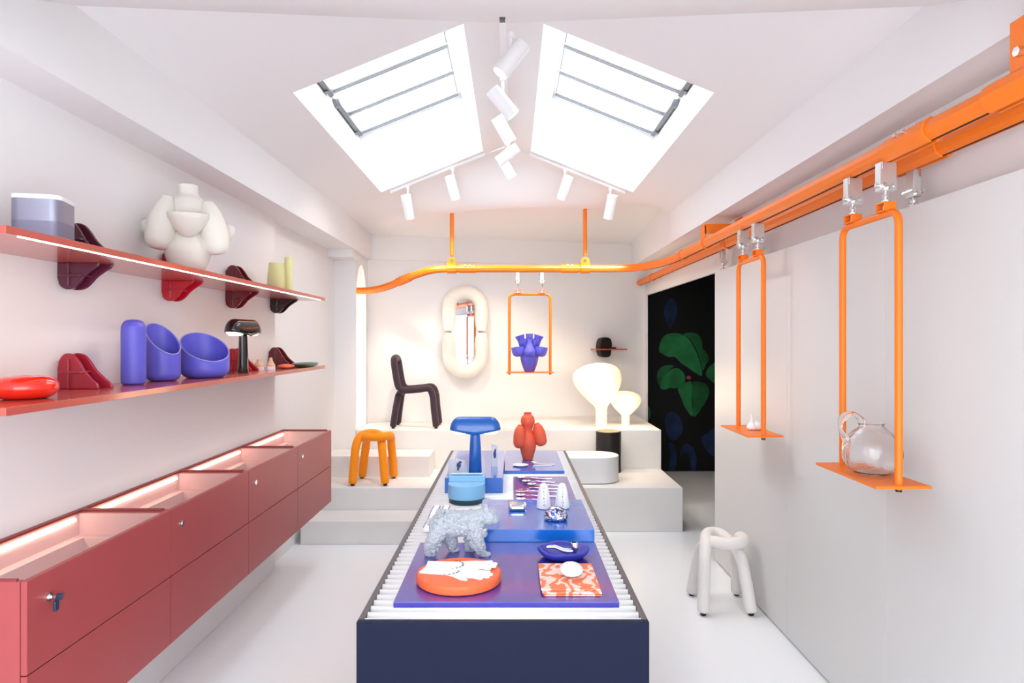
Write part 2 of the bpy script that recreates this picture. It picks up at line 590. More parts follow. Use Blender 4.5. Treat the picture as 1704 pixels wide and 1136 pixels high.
# skylights (shafts run square to the slope)
for n, s in ((1, 'L'), (2, 'R')):
    x0, x1 = sk[s]
    sg = -1 if s == 'L' else 1
    dx, dz = sg * .205, .52
    bm = NB()
    c = [(x0, SY0), (x1, SY0), (x1, SY1), (x0, SY1)]
    lo = [bm.verts.new((x, y, zc(x))) for x, y in c]
    hi = [bm.verts.new((x + dx, y, zc(x) + dz)) for x, y in c]
    for i in range(4):
        j = (i + 1) % 4
        bm.faces.new((lo[i], lo[j], hi[j], hi[i]))
    struct('trim_%d' % (5 + n), bm, 'white')
    # pane
    bm = NB()
    def T(x, y, h=0): return (x + dx - sg * -0 + sg * h * .37, y, zc(x) + dz + h * .93)
    poly(bm, [T(x0, SY0), T(x1, SY0), T(x1, SY1), T(x0, SY1)])
    w = struct('window_%d' % n, bm, 'pane')
    ang = -sg * math.atan(SL) * -1
    # frame (local boxes skewed into the slope)
    def bar(bm, xa, xb, ya, yb, h0, h1):
        vs = []
        for h in (h0, h1):
            for x, y in ((xa, ya), (xb, ya), (xb, yb), (xa, yb)):
                vs.append(bm.verts.new(T(x, y, h)))
        for f in ((3, 2, 1, 0), (4, 5, 6, 7), (0, 1, 5, 4), (1, 2, 6, 5), (2, 3, 7, 6), (3, 0, 4, 7)):
            bm.faces.new([vs[i] for i in f])
    bm = NB()
    bar(bm, x0, x1, SY1 - .03, SY1 - .004, -.03, .02); bar(bm, x0, x1, SY0 + .004, SY0 + .03, -.03, .02)
    bar(bm, x0 + .003, x0 + .02, SY0, SY1, -.02, .02); bar(bm, x1 - .02, x1 - .003, SY0, SY1, -.02, .02)
    obj('window_frame', bm, 'white', w)
    bm = NB(); xin = x1 if s == 'L' else x0; si_ = -1 if s == 'L' else 1
    bar(bm, min(xin + si_ * .02, xin + si_ * .028), max(xin + si_ * .02, xin + si_ * .028), SY0, SY1 - .03, -.022, .0)
    obj('seal_strip', bm, 'bargrey', w)
    for yb in (5.79, 5.32, 4.84, 4.36, 3.88):
        bm = NB(); bar(bm, x0 + .02, x1 - .02, yb - .018, yb + .018, -.035, .0)
        obj('glazing_bar', bm, 'bargrey', w)
        bm = NB(); bar(bm, x0 + .02, x1 - .02, yb - .045, yb - .018, -.025, .0)
        obj('glazing_bead', bm, 'white', w)
    # opener arms on the outer side
    xo = x0 if s == 'L' else x1
    si = 1 if s == 'L' else -1
    for ya, yb in ((4.98, 5.72), (4.35, 4.80)):
        bm = NB(); bar(bm, xo + si * .012, xo + si * .045, ya, yb, -.075, -.02)
        obj('opener_arm', bm, 'dkmetal', w)
        bm = NB(); bar(bm, xo + si * .003, xo + si * .03, ya - .03, ya + .02, -.085, -.03)
        bar(bm, xo + si * .003, xo + si * .03, yb - .14, yb - .10, -.085, -.03)
        obj('opener_bracket', bm, 'dkmetal', w)
    xc_ = (x0 + x1) / 2
    portal('daylight_portal', T(xc_, (SY0 + SY1) / 2, .03), (0, (1 if s == 'R' else -1) * math.atan(SL), 0), .95, 2.3)

# neighbouring roofline seen faintly through the panes is pure sky: nothing built

# ------------------------------------------------------------------ concrete steps and platform
def conc(name, pts, z0, z1, label, cat):
    bm = NB(); prism(bm, pts, z0, z1)
    return tag(obj(name, bm, 'concrete', None, smooth=False, bevel=.006), label, cat)
conc('concrete_step', [(-1.74, 5.38), (-.45, 5.38), (-.45, 5.735), (-1.74, 5.735)], 0, .193,
     'lowest pale concrete step on the white floor at the foot of the platform', 'step')
conc('concrete_tread', [(-1.785, 5.74), (1.5, 5.74), (1.5, 6.595), (-1.785, 6.595)], 0, .386,
     'wide pale concrete tread carrying the orange stool and the grey pouf', 'step')
conc('concrete_step', [(-1.785, 6.2), (-.783, 6.2), (-.783, 6.595), (-1.785, 6.595)], .386, .582,
     'short pale concrete step behind the orange stool, topmost before the platform', 'step')
conc('concrete_platform', [(-1.785, 6.6), (1.506, 6.6), (1.506, backY(1.506) - .002), (-1.575, backY(-1.575) - .002), (-1.575, 6.6005), (-1.785, 6.6005)][0:4] and
     [(-1.575, 6.6), (1.506, 6.6), (1.506, backY(1.506) - .002), (-1.575, backY(-1.575) - .002)], 0, .775,
     'high pale concrete platform at the back of the shop under the mirror', 'platform')

# ------------------------------------------------------------------ left wall cabinets
CX = -1.363
def cabinet(i, y0, label):
    L = .775
    t = thing('wall_cabinet', label, 'cabinet', (XW, y0, .467), 0, 'red wall-hung display cabinets')
    D = CX - XW            # depth
    H = .535
    bm = NB()
    box(bm, .0, .014, 0.001, L - .001, 0, H)                       # back
    box(bm, .014, D - .02, 0.001, L - .001, 0, .014)               # bottom
    box(bm, .014, D - .02, 0.001, .019, .014, H)                   # ends
    box(bm, .014, D - .02, L - .019, L - .001, .014, H)
    obj('carcass', bm, 'cab', t, smooth=False, bevel=.0015)
    bm = NB()                                                    # display tray
    box(bm, .014, D - .02, .019, L - .019, H - .175, H - .165)
    box(bm, .014, .018, .019, L - .019, H - .09, H - .004); box(bm, .018, D - .02, L - .023, L - .019, H - .09, H - .004)  # pale liners added so the inside reads whiter behind the glass
    box(bm, .014, .06, .019, L - .019, H - .165, H - .09)
    box(bm, .06, D - .02, L - .06, L - .019, H - .165, H - .09)
    box(bm, .06, D - .02, .019, .045, H - .165, H - .09)
    obj('display_tray', bm, 'salmon_refl_tint', t, smooth=False, bevel=.002)
    bm = NB(); box(bm, D - .018, D, .0015, L - .0015, .2705, H)
    dr = obj('drawer', bm, 'cab', t, smooth=False, bevel=.0015)
    bm = NB()
    cyl(bm, (D, .085, H - .075), (D + .006, .085, H - .075), .0125, 20)
    cyl(bm, (D + .006, .085, H - .075), (D + .008, .085, H - .075), .008, 16)
    obj('lock', bm, 'chrome', dr)
    bm = NB(); box(bm, D - .018, D, .0015, L - .0015, .0, .2665)
    obj('drawer', bm, 'cab', t, smooth=False, bevel=.0015)
    bm = NB()
    box(bm, 0.001, .022, .001, L - .001, H + .0005, H + .006); box(bm, .022, D - .03, .001, .011, H + .0005, H + .006)
    box(bm, .022, D - .03, L - .011, L - .001, H + .0005, H + .006)
    obj('top_frame', bm, mat_frame, t, smooth=False)
    bm = NB(); poly(bm, [(.022, .011, H - .002), (D - .021, .011, H - .002), (D - .021, L - .011, H - .002), (.022, L - .011, H - .002)])
    obj('glass_top', bm, 'pane_cab', t, smooth=False)
    bm = NB(); box(bm, .0145, .026, .05, L - .05, H - .03, H - .02)
    obj('light_strip', bm, 'led2', t, smooth=False)
    return t
mat_frame = mat('dark_red_frame', '#8d3532', .4)
for i, l in enumerate(['nearest red wall-hung display cabinet, a dark blue key hanging in its lock',
                       'red wall-hung display cabinet, next after the one with a key in its lock',
                       'red wall-hung display cabinet, third from the front and second from the steps',
                       'farthest red wall-hung display cabinet, its end beside the concrete steps']):
    cabinet(i, 1.8365 + .775 * i, l)
# key with its tag, hanging in the first lock
t = thing('key', 'small dark blue key hanging in the nearest red cabinet lock', 'key', (CX + .008, 1.9215, .927))
bm = NB(); box(bm, 0, .022, -.002, .002, -.004, .004); obj('key_blade', bm, 'chrome', t, smooth=False)
bm = NB(); prism(bm, [(.012, -.012), (.034, -.009), (.040, .012), (.020, .010)], -.003, .003, 'y'); obj('key_head', bm, 'key', t, bevel=.001)
bm = NB(); box(bm, .014, .022, -.012, .006, -.04, -.010, ); obj('key_tag', bm, 'key', t, bevel=.002)

# ------------------------------------------------------------------ shelves
def shelf(z0, z1, label, led):
    t = thing('wall_shelf', label, 'shelf', (XW, 1.8, z0), 0, 'long red wall shelves')
    bm = NB(); box(bm, 0.001, .339, 0, 3.07, 0, z1 - z0)
    obj('shelf_board', bm, 'salmon', t, smooth=False, bevel=.001)
    if led:
        bm = NB(); box(bm, .324, .3275, .06, 3.0, -.002, .0)
        obj('light_strip', bm, 'led', t, smooth=False)
shelf(1.975, 1.997, 'upper long red wall shelf with a light strip under its front edge', True)
shelf(1.471, 1.494, 'lower long red wall shelf carrying the purple-blue vases', False)

def bracket(y, zt, zb, m, label, up=.135, dn=.10, w=.185):
    """resin bracket gripping a shelf: two curved cheeks and ribs"""
    t = thing('shelf_bracket', label, 'bracket', (XW, y, zt), 0, 'curved resin shelf brackets')
    def cheek(h, sgn, w):
        base = [(0, 0), (0, h * .55), (w * .06, h * .85), (w * .2, h), (w * .38, h * .97), (w * .52, h * .78), (w * .65, h * .52), (w * .82, h * .29), (w * .95, h * .14), (w, 0)]
        sp = smooth_path([(a, 0, b) for a, b in base[1:]], 5)
        return [(0, 0)] + [(p.x, sgn * max(p.z, 0)) for p in sp]
    th = zt - zb
    for (h, s, off) in ((up, 1, .0005), (dn, -1, -(th + .0005))):
        for yy, ww in ((-.012, w * .85), (.03, w)):
            bm = NB()
            pts = [(a + .001, b + off) for a, b in cheek(h, s, ww)]
            prism(bm, pts, yy, yy + .014, 'y')
            obj('cheek', bm, m, t, bevel=.003)
        bm = NB()
        box(bm, .001, .013, -.005, .036, min(off, off + s * h * .8), max(off, off + s * h * .8))
        box(bm, .02, w * .55, -.034, .036, off + s * h * .48 - .004, off + s * h * .48 + .004)
        box(bm, .045, .053, -.026, -.01, min(off, off + s * h * .85), max(off, off + s * h * .85))
        obj('rib', bm, m, t, bevel=.002)
up_ = [(2.50, 'brk_maroon', 'maroon resin bracket of the upper shelf behind the silver speaker'),
       (3.24, 'brk_red', 'red resin bracket of the upper shelf under the cream vase'),
       (3.96, 'brk_wine', 'wine red resin bracket of the upper shelf between the cream vase and the yellow cup'),
       (4.69, 'brk_dark', 'near-black aubergine resin bracket of the upper shelf under the yellow cup')]
for y, m, l in up_: bracket(y, 1.997, 1.975, m, l)
for y, m, l in [(2.50, 'brk_crim', 'crimson resin bracket of the lower shelf between the red ring and the tall blue bottle'),
                (3.96, 'brk_red', 'bright red resin bracket of the lower shelf behind the black lamp'),
                (4.66, 'brk_wine', 'dark red resin bracket of the lower shelf behind the green dish')]:
    bracket(y, 1.494, 1.471, m, l, dn=.04)

# ------------------------------------------------------------------ things on the upper shelf
ZU = 1.9975
t = thing('speaker', 'silver rounded square speaker with a white top on the upper shelf', 'speaker', (-1.56, 2.18, ZU), .25)
def rsq(h, r, n=8):
    out = []
    for cx, cy, a0 in ((h - r, h - r, 0), (-h + r, h - r, pi / 2), (-h + r, -h + r, pi), (h - r, -h + r, 1.5 * pi)):
        for k in range(n + 1):
            a = a0 + pi / 2 * k / n
            out.append((cx + r * cos(a), cy + r * sin(a)))
    return out
bm = NB(); prism(bm, rsq(.073, .03), 0, .070); obj('grille', bm, mat('lavender_mesh', '#86849a', .45, metal=.5, bump=.2, bscale=400), t, ang=50)
bm = NB(); prism(bm, rsq(.073, .03), .070, .140); obj('body', bm, 'silver', t, ang=50)
bm = NB(); prism(bm, rsq(.0735, .03), .140, .156); obj('top_cap', bm, 'white', t, ang=50, bevel=.003)

def vessel(prof, n=6):
    p = smooth_path([(a, 0, b) for a, b in prof], n)
    return [(max(q.x, 0), q.z) for q in p]
def vase_part(name, prof, m, parent, loc=(0, 0, 0), rot=(0, 0, 0), hollow=.008, label=None, wall=.004):
    """open vessel with a wall and an inner surface"""
    p = vessel(prof)
    inner = [(max(r - wall, .001), z) for r, z in p[::-1] if z > p[0][1] + wall * 1.5]
    full = [(0, p[0][1])] + p + inner + [(0, inner[-1][1])]
    bm = NB(); lathe(bm, full, 48, close=False)
    return obj(name, bm, m, parent, loc=loc, rot=rot, ang=60, label=label)

# cream vase with hanging arms
t = thing('sculptural_vase', 'large cream vase with drooping arms and a bowl mouth on the upper shelf', 'vase', (-1.535, 3.10, ZU), .46)
vase_part('body', [(.05, 0), (.075, .02), (.098, .08), (.099, .13), (.07, .19), (.072, .23), (.086, .29), (.072, .34), (.048, .37), (.044, .40), (.046, .415)], 'cream', t)
def arm(prof, loc, rot, m, t, name='arm'):
    return vase_part(name, prof, m, t, loc=loc, rot=rot)
ap = [(.001, 0), (.035, .006), (.058, .035), (.063, .08), (.061, .14), (.048, .20), (.028, .24), (.026, .25)]
arm(ap, (-.128, -.04, .10), (0, .18, 0), 'cream', t)
arm(ap, (.128, -.04, .09), (0, -.18, 0), 'cream', t)
arm([(.001, 0), (.03, .02), (.04, .06), (.03, .1)], (.14, .06, .16), (0, .5, 0), 'cream', t)
arm([(.001, 0), (.03, .02), (.04, .06), (.03, .1)], (-.13, .06, .16), (0, -.5, 0), 'cream', t)
vase_part('bowl_mouth', [(.001, 0), (.03, .012), (.06, .045), (.085, .09), (.09, .115)], 'cream', t, loc=(0, -.075, .155), rot=(.12, 0, 0))

t = thing('yellow_cup', 'pale yellow oval cup with a taller tube at its side on the upper shelf', 'vase', (-1.56, 4.36, ZU), 0)
vase_part('cup', [(.055, 0), (.066, .02), (.068, .08), (.062, .15), (.056, .195)], 'yellow', t)
vase_part('side_tube', [(.024, 0), (.026, .02), (.026, .15), (.026, .235)], 'yellow', t, loc=(.075, -.01, 0))

# ------------------------------------------------------------------ things on the lower shelf
ZL = 1.4945
t = thing('ring_object', 'glossy red inflated ring lying at the near end of the lower shelf', 'ornament', (-1.555, 2.09, ZL), 0)
bm = NB()
tube(bm, [(.05 * cos(a), .05 * sin(a), .036) for a in [2 * pi * k / 48 for k in range(48)]], .042, 24, closed=True, sq=.86)
obj('ring', bm, 'glossred', t)

def cutvase(name, label, loc, r, h, drop, rotz, rr=.03, bottle=False):
    """round-bottomed cylinder whose mouth is cut by a slanting plane"""
    t = thing(name, label, 'vase', loc, rotz, 'matte blue vases on the lower shelf')
    seg = 64
    bm = NB()
    def shape(r, h, zb, wall):
        prof = [(0, zb), (r * .6, zb), (r - rr * .6, zb + .002)]
        for k in range(1, 7):
            a = -pi / 2 + pi / 2 * k / 6
            prof.append((r - rr + rr * cos(a), zb + rr + rr * sin(a)))
        return prof
    prof = shape(r, h, 0, 0)
    inn = [(max(a - .005, 0), b + .006) for a, b in shape(r, h, 0, 0)]
    def top(x, rad): return h - drop * (x / rad + 1) / 2
    rings = []
    def ring(rad, zf):
        return [bm.verts.new((rad * cos(2 * pi * i / seg), rad * sin(2 * pi * i / seg), zf(rad * cos(2 * pi * i / seg)))) for i in range(seg)]
    outer = [ring(max(a, .0005), lambda x, b=b: b) for a, b in prof]
    for k in range(1, 13):
        f = k / 12
        # mouth leans back and the wall closes in slightly near the top
        rad = r * (1 - .06 * max(0, f - .75) * 4 * .5)
        outer.append([bm.verts.new((rad * cos(2 * pi * i / seg), rad * sin(2 * pi * i / seg), rr + (top(r * cos(2 * pi * i / seg), r) - rr) * f)) for i in range(seg)])
    lip = outer[-1]
    inner = []
    for k in range(12, 0, -1):
        f = k / 12
        rad = (r - .006) * (1 - .06 * max(0, f - .75) * 2)
        inner.append([bm.verts.new((rad * cos(2 * pi * i / seg), rad * sin(2 * pi * i / seg), rr + (top(r * cos(2 * pi * i / seg), r) - rr) * f)) for i in range(seg)])
    for a, b in reversed(inn): inner.append(ring(max(a, .0005), lambda x, b=b: b))
    rs = outer + inner
    for a, b in zip(rs, rs[1:]):
        for i in range(seg):
            j = (i + 1) % seg
            bm.faces.new((a[i], a[j], b[j], b[i]))
    obj('body', bm, 'periwinkle', t, ang=50)
    bm = NB()
    rad = r * .968
    tube(bm, [(rad * cos(2 * pi * i / seg), rad * sin(2 * pi * i / seg), top(r * cos(2 * pi * i / seg), r)) for i in range(seg)], .0032, 10, closed=True)
    obj('rim', bm, 'rim_light', t)
    return t
t = thing('bottle_vase', 'tall matte blue bottle with a small round hole, nearest of the blue vases', 'vase', (-1.585, 2.74, ZL), 0, 'matte blue vases on the lower shelf')
vase_part('body', [(.036, 0), (.044, .006), (.047, .02), (.047, .12), (.047, .225), (.043, .25), (.032, .266), (.014, .272), (.012, .270)], 'periwinkle', t)
bm = NB(); tube(bm, [(.012 * cos(2 * pi * i / 24), .012 * sin(2 * pi * i / 24), .2705) for i in range(24)], .0022, 8, closed=True)
obj('rim', bm, 'rim_light', t)
cutvase('slanted_vase', 'matte blue cylinder vase with a slanting mouth, middle one of the blue vases', (-1.60, 3.0, ZL), .073, .262, .14, -.45)
cutvase('slanted_bowl', 'wide matte blue bowl vase with a large slanting mouth beside the black lamp', (-1.53, 3.26, ZL), .113, .222, .14, -.75, rr=.045)

def mushroom_lamp(name, label, loc, rotz, m, s=1.0, glow=True):
    t = thing(name, label, 'lamp', loc, rotz, 'mushroom-headed table lamps')
    bm = NB()
    # tapered oval pole
    seg = 32; rings = []
    for z, rx, ry in ((0, .038, .028), (.004, .039, .029), (.15, .033, .025), (.262, .0265, .022), (.27, .026, .022)):
        rings.append([bm.verts.new((rx * s * cos(2 * pi * i / seg), ry * s * sin(2 * pi * i / seg), z * s)) for i in range(seg)])
    for a, b in zip(rings, rings[1:]):
        for i in range(seg):
            j = (i + 1) % seg
            bm.faces.new((a[i], a[j], b[j], b[i]))
    bm.faces.new(rings[0][::-1]); bm.faces.new(rings[-1])
    obj('pole', bm, m, t, ang=50)
    # domed shade: stadium plan, shell open below
    hl, rw, hh = .15, .052, .075
    bm = NB(); rings = []
    N = 64
    def stad(a, w, l):
        c, s_ = cos(a), sin(a)
        e = l - w
        return (e * (1 if c > 0 else -1) * min(1, abs(c) * 3) + w * c, w * s_)
    for k in range(11):
        f = k / 10
        e = sin(f * pi / 2); zz = cos(f * pi / 2)
        w = rw * (.35 + .65 * e) if k else .001
        l = hl - rw + w if k else hl - rw
        l = (hl - .06) + (.06) * e
        w = max(rw * e ** .7, .0008)
        ring = []
        for i in range(N):
            x, y = stad(2 * pi * i / N, w, max(l, w + .001))
            dz = .028 * (1 - abs(x) / hl) * f ** 3        # lower edge dips towards the pole
            ring.append(bm.verts.new((x * s, y * s, (.252 + hh * zz - dz) * s)))
        rings.append(ring)
    for a, b in zip(rings, rings[1:]):
        for i in range(N):
            j = (i + 1) % N
            bm.faces.new((a[i], a[j], b[j], b[i]))
    bm.faces.new(rings[0])
    obj('shade', bm, m, t, ang=60, solid=.003 * s)
    for sg in (-1, 1):
        bm = NB()
        # glowing lens following the lower edge on each side of the pole
        N2 = 32; cx = sg * .088
        r0 = [bm.verts.new(((cx + .052 * cos(2 * pi * i / N2)) * s, .045 * sin(2 * pi * i / N2) * s, (.250 - .026 * (1 - abs(cx + .052 * cos(2 * pi * i / N2)) / hl)) * s)) for i in range(N2)]
        r1 = [bm.verts.new(((cx + .035 * cos(2 * pi * i / N2)) * s, .030 * sin(2 * pi * i / N2) * s, (.238 - .026 * (1 - abs(cx) / hl)) * s)) for i in range(N2)]
        for i in range(N2):
            j = (i + 1) % N2
            bm.faces.new((r0[i], r0[j], r1[j], r1[i]))
        bm.faces.new(r1); bm.faces.new(r0[::-1])
        obj('lens', bm, 'bulb', t)
    return t
mushroom_lamp('table_lamp', 'small black table lamp with a glowing double head on the lower shelf', (-1.52, 3.70, ZL), 1.40, 'black_l', .93)
bm = NB(); tube(bm, smooth_path([(-1.55, 3.66, ZL + .004), (-1.62, 3.58, ZL + .004), (-1.68, 3.50, ZL + .004), (-1.72, 3.52, ZL + .004)], 6), .003, 8)
tag(obj('lamp_cable', bm, 'foot'), 'thin black cable running from the black lamp to the wall', 'cable')

for i, (x, y, w, h, l) in enumerate([(-1.63, 4.08, .030, .056, 'pale wooden block with a flat cap, nearest the black lamp'),
                                  (-1.57, 4.06, .032, .066, 'pale wooden block with a pointed cap, middle one beside the black lamp'),
                                  (-1.505, 4.08, .026, .076, 'tallest pale wooden block with a round cap, before the coral piece')]):
    t = thing('wooden_block', l, 'ornament', (x, y, ZL), .3 * i, 'small pale wooden blocks')
    bm = NB(); prism(bm, rsq(w * .9, .006, 3), 0, .024); obj('base', bm, 'paper', t, bevel=.001)
    bm = NB(); lathe(bm, vessel([(w, .024), (w * 1.02, .034), (w * .75, .042), (w * .4, h * .85), (w * .35, h), (.0, h + .002)], 3), 24)
    obj('cap', bm, 'cork', t)
t = thing('leaf_ornament', 'coral clay leaf lying before the green dish on the lower shelf', 'ornament', (-1.50, 4.34, ZL), .2)
bm = NB(); ball(bm, (0, 0, .014), (.055, .10, .014), 24); ball(bm, (.01, -.08, .013), (.035, .05, .013), 16); obj('body', bm, 'clay', t)
t = thing('oval_dish', 'flat dark green oval dish at the far end of the lower shelf', 'dish', (-1.452, 4.60, ZL), .15)
bm = NB(); lathe(bm, [(0, 0), (.07, 0), (.10, .008), (.115, .024), (.11, .026), (.09, .014), (0, .010)], 40, Matrix.Diagonal((.75, 1.6, 1, 1))); obj('body', bm, 'green', t, ang=60)

# ------------------------------------------------------------------ display table
TX0, TX1, TY0, TY1, TZ = -.479, .4225, 2.012, 5.15, .813
t = thing('display_table', 'long navy display table with a white corrugated top in the middle of the room', 'table', (0, 0, 0))
R = .022
bm = NB(); box(bm, TX0, TX1, TY0, TY0 + R, 0.0, TZ - .0); obj('front_panel', bm, 'navy', t, smooth=False, bevel=.002)
bm = NB(); box(bm, TX0, TX1, TY1 - R, TY1, 0, TZ); obj('end_panel', bm, 'rim', t, smooth=False, bevel=.002)
bm = NB(); box(bm, TX0, TX0 + .02, TY0 + R, TY1 - R, 0, TZ); obj('side_panel', bm, 'rim', t, smooth=False, bevel=.002)
bm = NB(); box(bm, TX1 - .02, TX1, TY0 + R, TY1 - R, 0, TZ); obj('side_panel', bm, 'rim', t, smooth=False, bevel=.002)
bm = NB()
pitch = .047; n = int((TY1 - TY0 - 2 * R) / pitch); prev = None
zt_ = .8128
for k in range(n * 10 + 1):
    y = TY0 + R + .001 + (TY1 - TY0 - 2 * R - .002) * k / (n * 10)
    z = zt_ - .009 + .009 * cos(2 * pi * k / 10)
    row = [bm.verts.new((TX0 + .021, y, z)), bm.verts.new((TX1 - .021, y, z))]
    if prev: bm.faces.new((prev[0], prev[1], row[1], row[0]))
    prev = row
obj('corrugated_top', bm, 'corr', t, solid=.003)
# colour boards
def board(x0, x1, y0, y1, z0, z1, m, label):
    bm = NB(); box(bm, x0, x1, y0, y1, z0, z1)
    return tag(obj('display_board' if z1 - z0 < .04 else 'display_block', bm, m, None, smooth=False, bevel=.0015), label, 'plinth', 'blue display boards on the table')
ZB = .8132
board(-.385, .348, 2.121, 2.745, ZB, .832, 'violet', 'large violet-blue board under the bear and the orange disc')
board(-.147, .347, 2.752, 3.267, ZB, .885, 'blue', 'thick cobalt block carrying the two white shakers')
board(.008, .350, 3.285, 4.147, ZB, .818, 'violet', 'thin violet board under the cutlery')
board(-.049, .342, 4.257, 5.02, ZB, .832, 'blue', 'cobalt board under the coral vase at the far end of the table')
board(-.381, -.052, 3.704, 4.62, ZB, .902, 'blue', 'thick cobalt block under the blue table lamp')

# ---- things on the table
mushroom_lamp('table_lamp', 'blue table lamp with a wide domed head on the display table', (-.217, 3.86, .9025), 0, 'lampblue', 1.0)

t = thing('sculptural_vase', 'coral red vase with two hanging side vessels on the display table', 'vase', (.112, 4.66, .8325), 0)
vase_part('body', [(.034, 0), (.038, .01), (.052, .06), (.062, .11), (.055, .16), (.036, .20), (.036, .225), (.050, .265), (.044, .30), (.028, .318), (.027, .330), (.028, .334)], 'coral', t)
cp = [(.001, 0), (.024, .004), (.040, .024), (.044, .06), (.043, .10), (.032, .14), (.019, .158), (.018, .165)]
vase_part('side_vessel', cp, 'coral', t, loc=(-.062, -.035, .085), rot=(0, .05, 0))
vase_part('side_vessel', cp, 'coral', t, loc=(.102, -.01, .098), rot=(0, -.24, 0))

t = thing('plate', 'small white oval plate beside the white spoons', 'plate', (.058, 4.42, .8325))
bm = NB(); lathe(bm, [(0, 0), (.035, 0), (.052, .006), (.054, .008), (.05, .008), (.034, .003), (0, .003)], 40); obj('body', bm, 'white', t, ang=60)
t = thing('white_spoon', 'white spoon lying right of the small white plate', 'spoon', (.2, 4.46, .8325), 0)
bm = NB()
tube(bm, [(-.03, .0, .010), (.0, -.006, .006), (.04, -.01, .004), (.09, -.01, .004)], [.004, .004, .0045, .006], 10, sq=.5)
obj('handle', bm, 'white', t)
bm = NB(); ball(bm, (-.048, .005, .014), (.022, .014, .006), 20, (0, .3, 0)); obj('bowl', bm, 'white', t)
bm = NB(); box(bm, .140, .268, 4.40, 4.412, .8325, .8365)
tag(obj('white_stick', bm, 'white', bevel=.001), 'flat white stick lying before the white spoon', 'cutlery')

# glass blocks beside the lamp
def crystal(label, loc, pts, h, rz, inc):
    t = thing('crystal_ornament', label, 'ornament', loc, rz, 'clear crystal blocks beside the blue lamp')
    bm = NB()
    n = len(pts)
    lo = [bm.verts.new((x, y, 0)) for x, y in pts]
    hi = [bm.verts.new((x * .82 + .004 * (i % 2), y * .8, h * (1 - .16 * ((i * 5) % 4) / 3))) for i, (x, y) in enumerate(pts)]
    c = bm.verts.new((0, 0, h * .98))
    bm.faces.new(lo[::-1])
    for i in range(n):
        j = (i + 1) % n
        bm.faces.new((lo[i], lo[j], hi[j], hi[i])); bm.faces.new((hi[i], hi[j], c))
    obj('crystal', bm, 'crystal', t, smooth=False)
    bm = NB()
    for (p, r) in inc: ball(bm, p, r, 12)
    obj('inclusion', bm, 'ink_bl', t, label='dark blue bird-like mark')
crystal('wide clear crystal block with a dark blue bird mark, left of the blue lamp', (-.314, 3.82, .9025), [(-.058, -.03), (.045, -.045), (.06, -.01), (.05, .03), (-.02, .04), (-.06, .02)], .085, -.15,
        [((.012, -.036, .055), (.014, .003, .017)), ((.020, -.036, .073), (.010, .003, .007)), ((.008, -.037, .035), (.006, .003, .012))])
crystal('narrow upright clear crystal with a dark mark, right of the blue lamp', (-.108, 4.05, .9025), [(-.02, -.015), (.018, -.018), (.022, .01), (.0, .02), (-.022, .012)], .135, .1,
        [((.0, -.017, .075), (.009, .002, .026)), ((.004, -.016, .10), (.005, .002, .010))])

# light blue drum box
#db
t = thing('drum_box', 'light blue round container with a dark base and a raised back ledge', 'container', (-.245, 3.515, .8132), 0)
def dshape(r, yb, n=40):
    out = []
    for k in range(n + 1):
        a = pi + pi * k / n
        out.append((r * cos(a), r * .95 * sin(a)))
    out += [(r, yb), (-r, yb)]
    return out
bm = NB(); prism(bm, dshape(.094, .10), 0, .026); obj('base', bm, 'teal_dk', t, bevel=.003, ang=50)
bm = NB(); prism(bm, dshape(.098, .05), .026, .100); obj('body', bm, 'seafoam', t, bevel=.003, ang=50)
bm = NB()
prism(bm, [(.03, .100), (.05, .128), (.085, .134), (.104, .134), (.104, .026), (.05, .026), (.05, .100)], -.098, .098, 'x')
obj('back_ledge', bm, 'seafoam', t, bevel=.004)
bm = NB(); box(bm, -.085, .085, .058, .094, .134, .1365); obj('ledge_lid', bm, mat('pale_blue_lid', '#b6dcf6', .3), t, bevel=.001)

# folded white strips with blue seams on the corrugated top
t = thing('folded_strap', 'white folded strap with dark stitching lying behind the grey bear', 'strap', (-.385, 3.14, .8132), 0)
for k in range(2):
    bm = NB()
    sp = smooth_path([(-.0 + k * .048, -.19, .014), (.004 + k * .048, -.05, .016), (.0 + k * .05, .08, .014), (.002 + k * .05, .20, .013)], 6)
    tube(bm, sp, .020, 12, sq=.6, cap='round')
    obj('strap_fold', bm, 'paper', t)
    bm = NB()
    for dx in (-.016, .016):
        tube(bm, [(p.x + dx, p.y, p.z + .0075) for p in sp], .0018, 6)
    obj('seam', bm, 'ink_bl', t)

# cutlery
def cutlery(kind, label, x, y, L, rz, z=.8185):
    t = thing(kind, label, 'cutlery', (x, y, z), rz, 'silver cutlery on the violet board')
    bm = NB()
    pts = smooth_path([(-.02, 0, .010), (.01, 0, .013), (.06, 0, .008), (L - .06, 0, .005)], 6)
    n = len(pts)
    tube(bm, pts, [.0028 + .0032 * (i / n) ** 2 for i in range(n)], 10, sq=.55, cap='round')
    obj('handle', bm, 'chrome', t)
    bm = NB()
    if kind == 'fork':
        for k in range(4):
            yy = -.0085 + k * .0057
            tube(bm, [(-.075, yy, .010), (-.05, yy, .006), (-.035, yy * .8, .006), (-.02, yy * .3, .010)], .0016, 8, sq=.8)
        ball(bm, (-.03, 0, .008), (.014, .010, .003), 16)
        obj('tines', bm, 'chrome', t)
    elif kind == 'knife':
        prism(bm, [(-.085, -.004), (-.02, -.008), (-.018, .006), (-.07, .007)], .004, .006)
        obj('blade', bm, 'chrome', t)
    else:
        lathe(bm, [(0, -.006), (.6, -.004), (1, .002), (.95, .0035), (.5, -.001), (0, -.003)], 32,
              Matrix.Translation((-.048, 0, .011)) @ Matrix.Diagonal((.032, .020, 1.3, 1)))
        obj('bowl', bm, 'chrome', t, ang=60)
    return t
cutlery('teaspoon', 'silver teaspoon lying farthest back on the violet board', .105, 4.05, .20, 0)
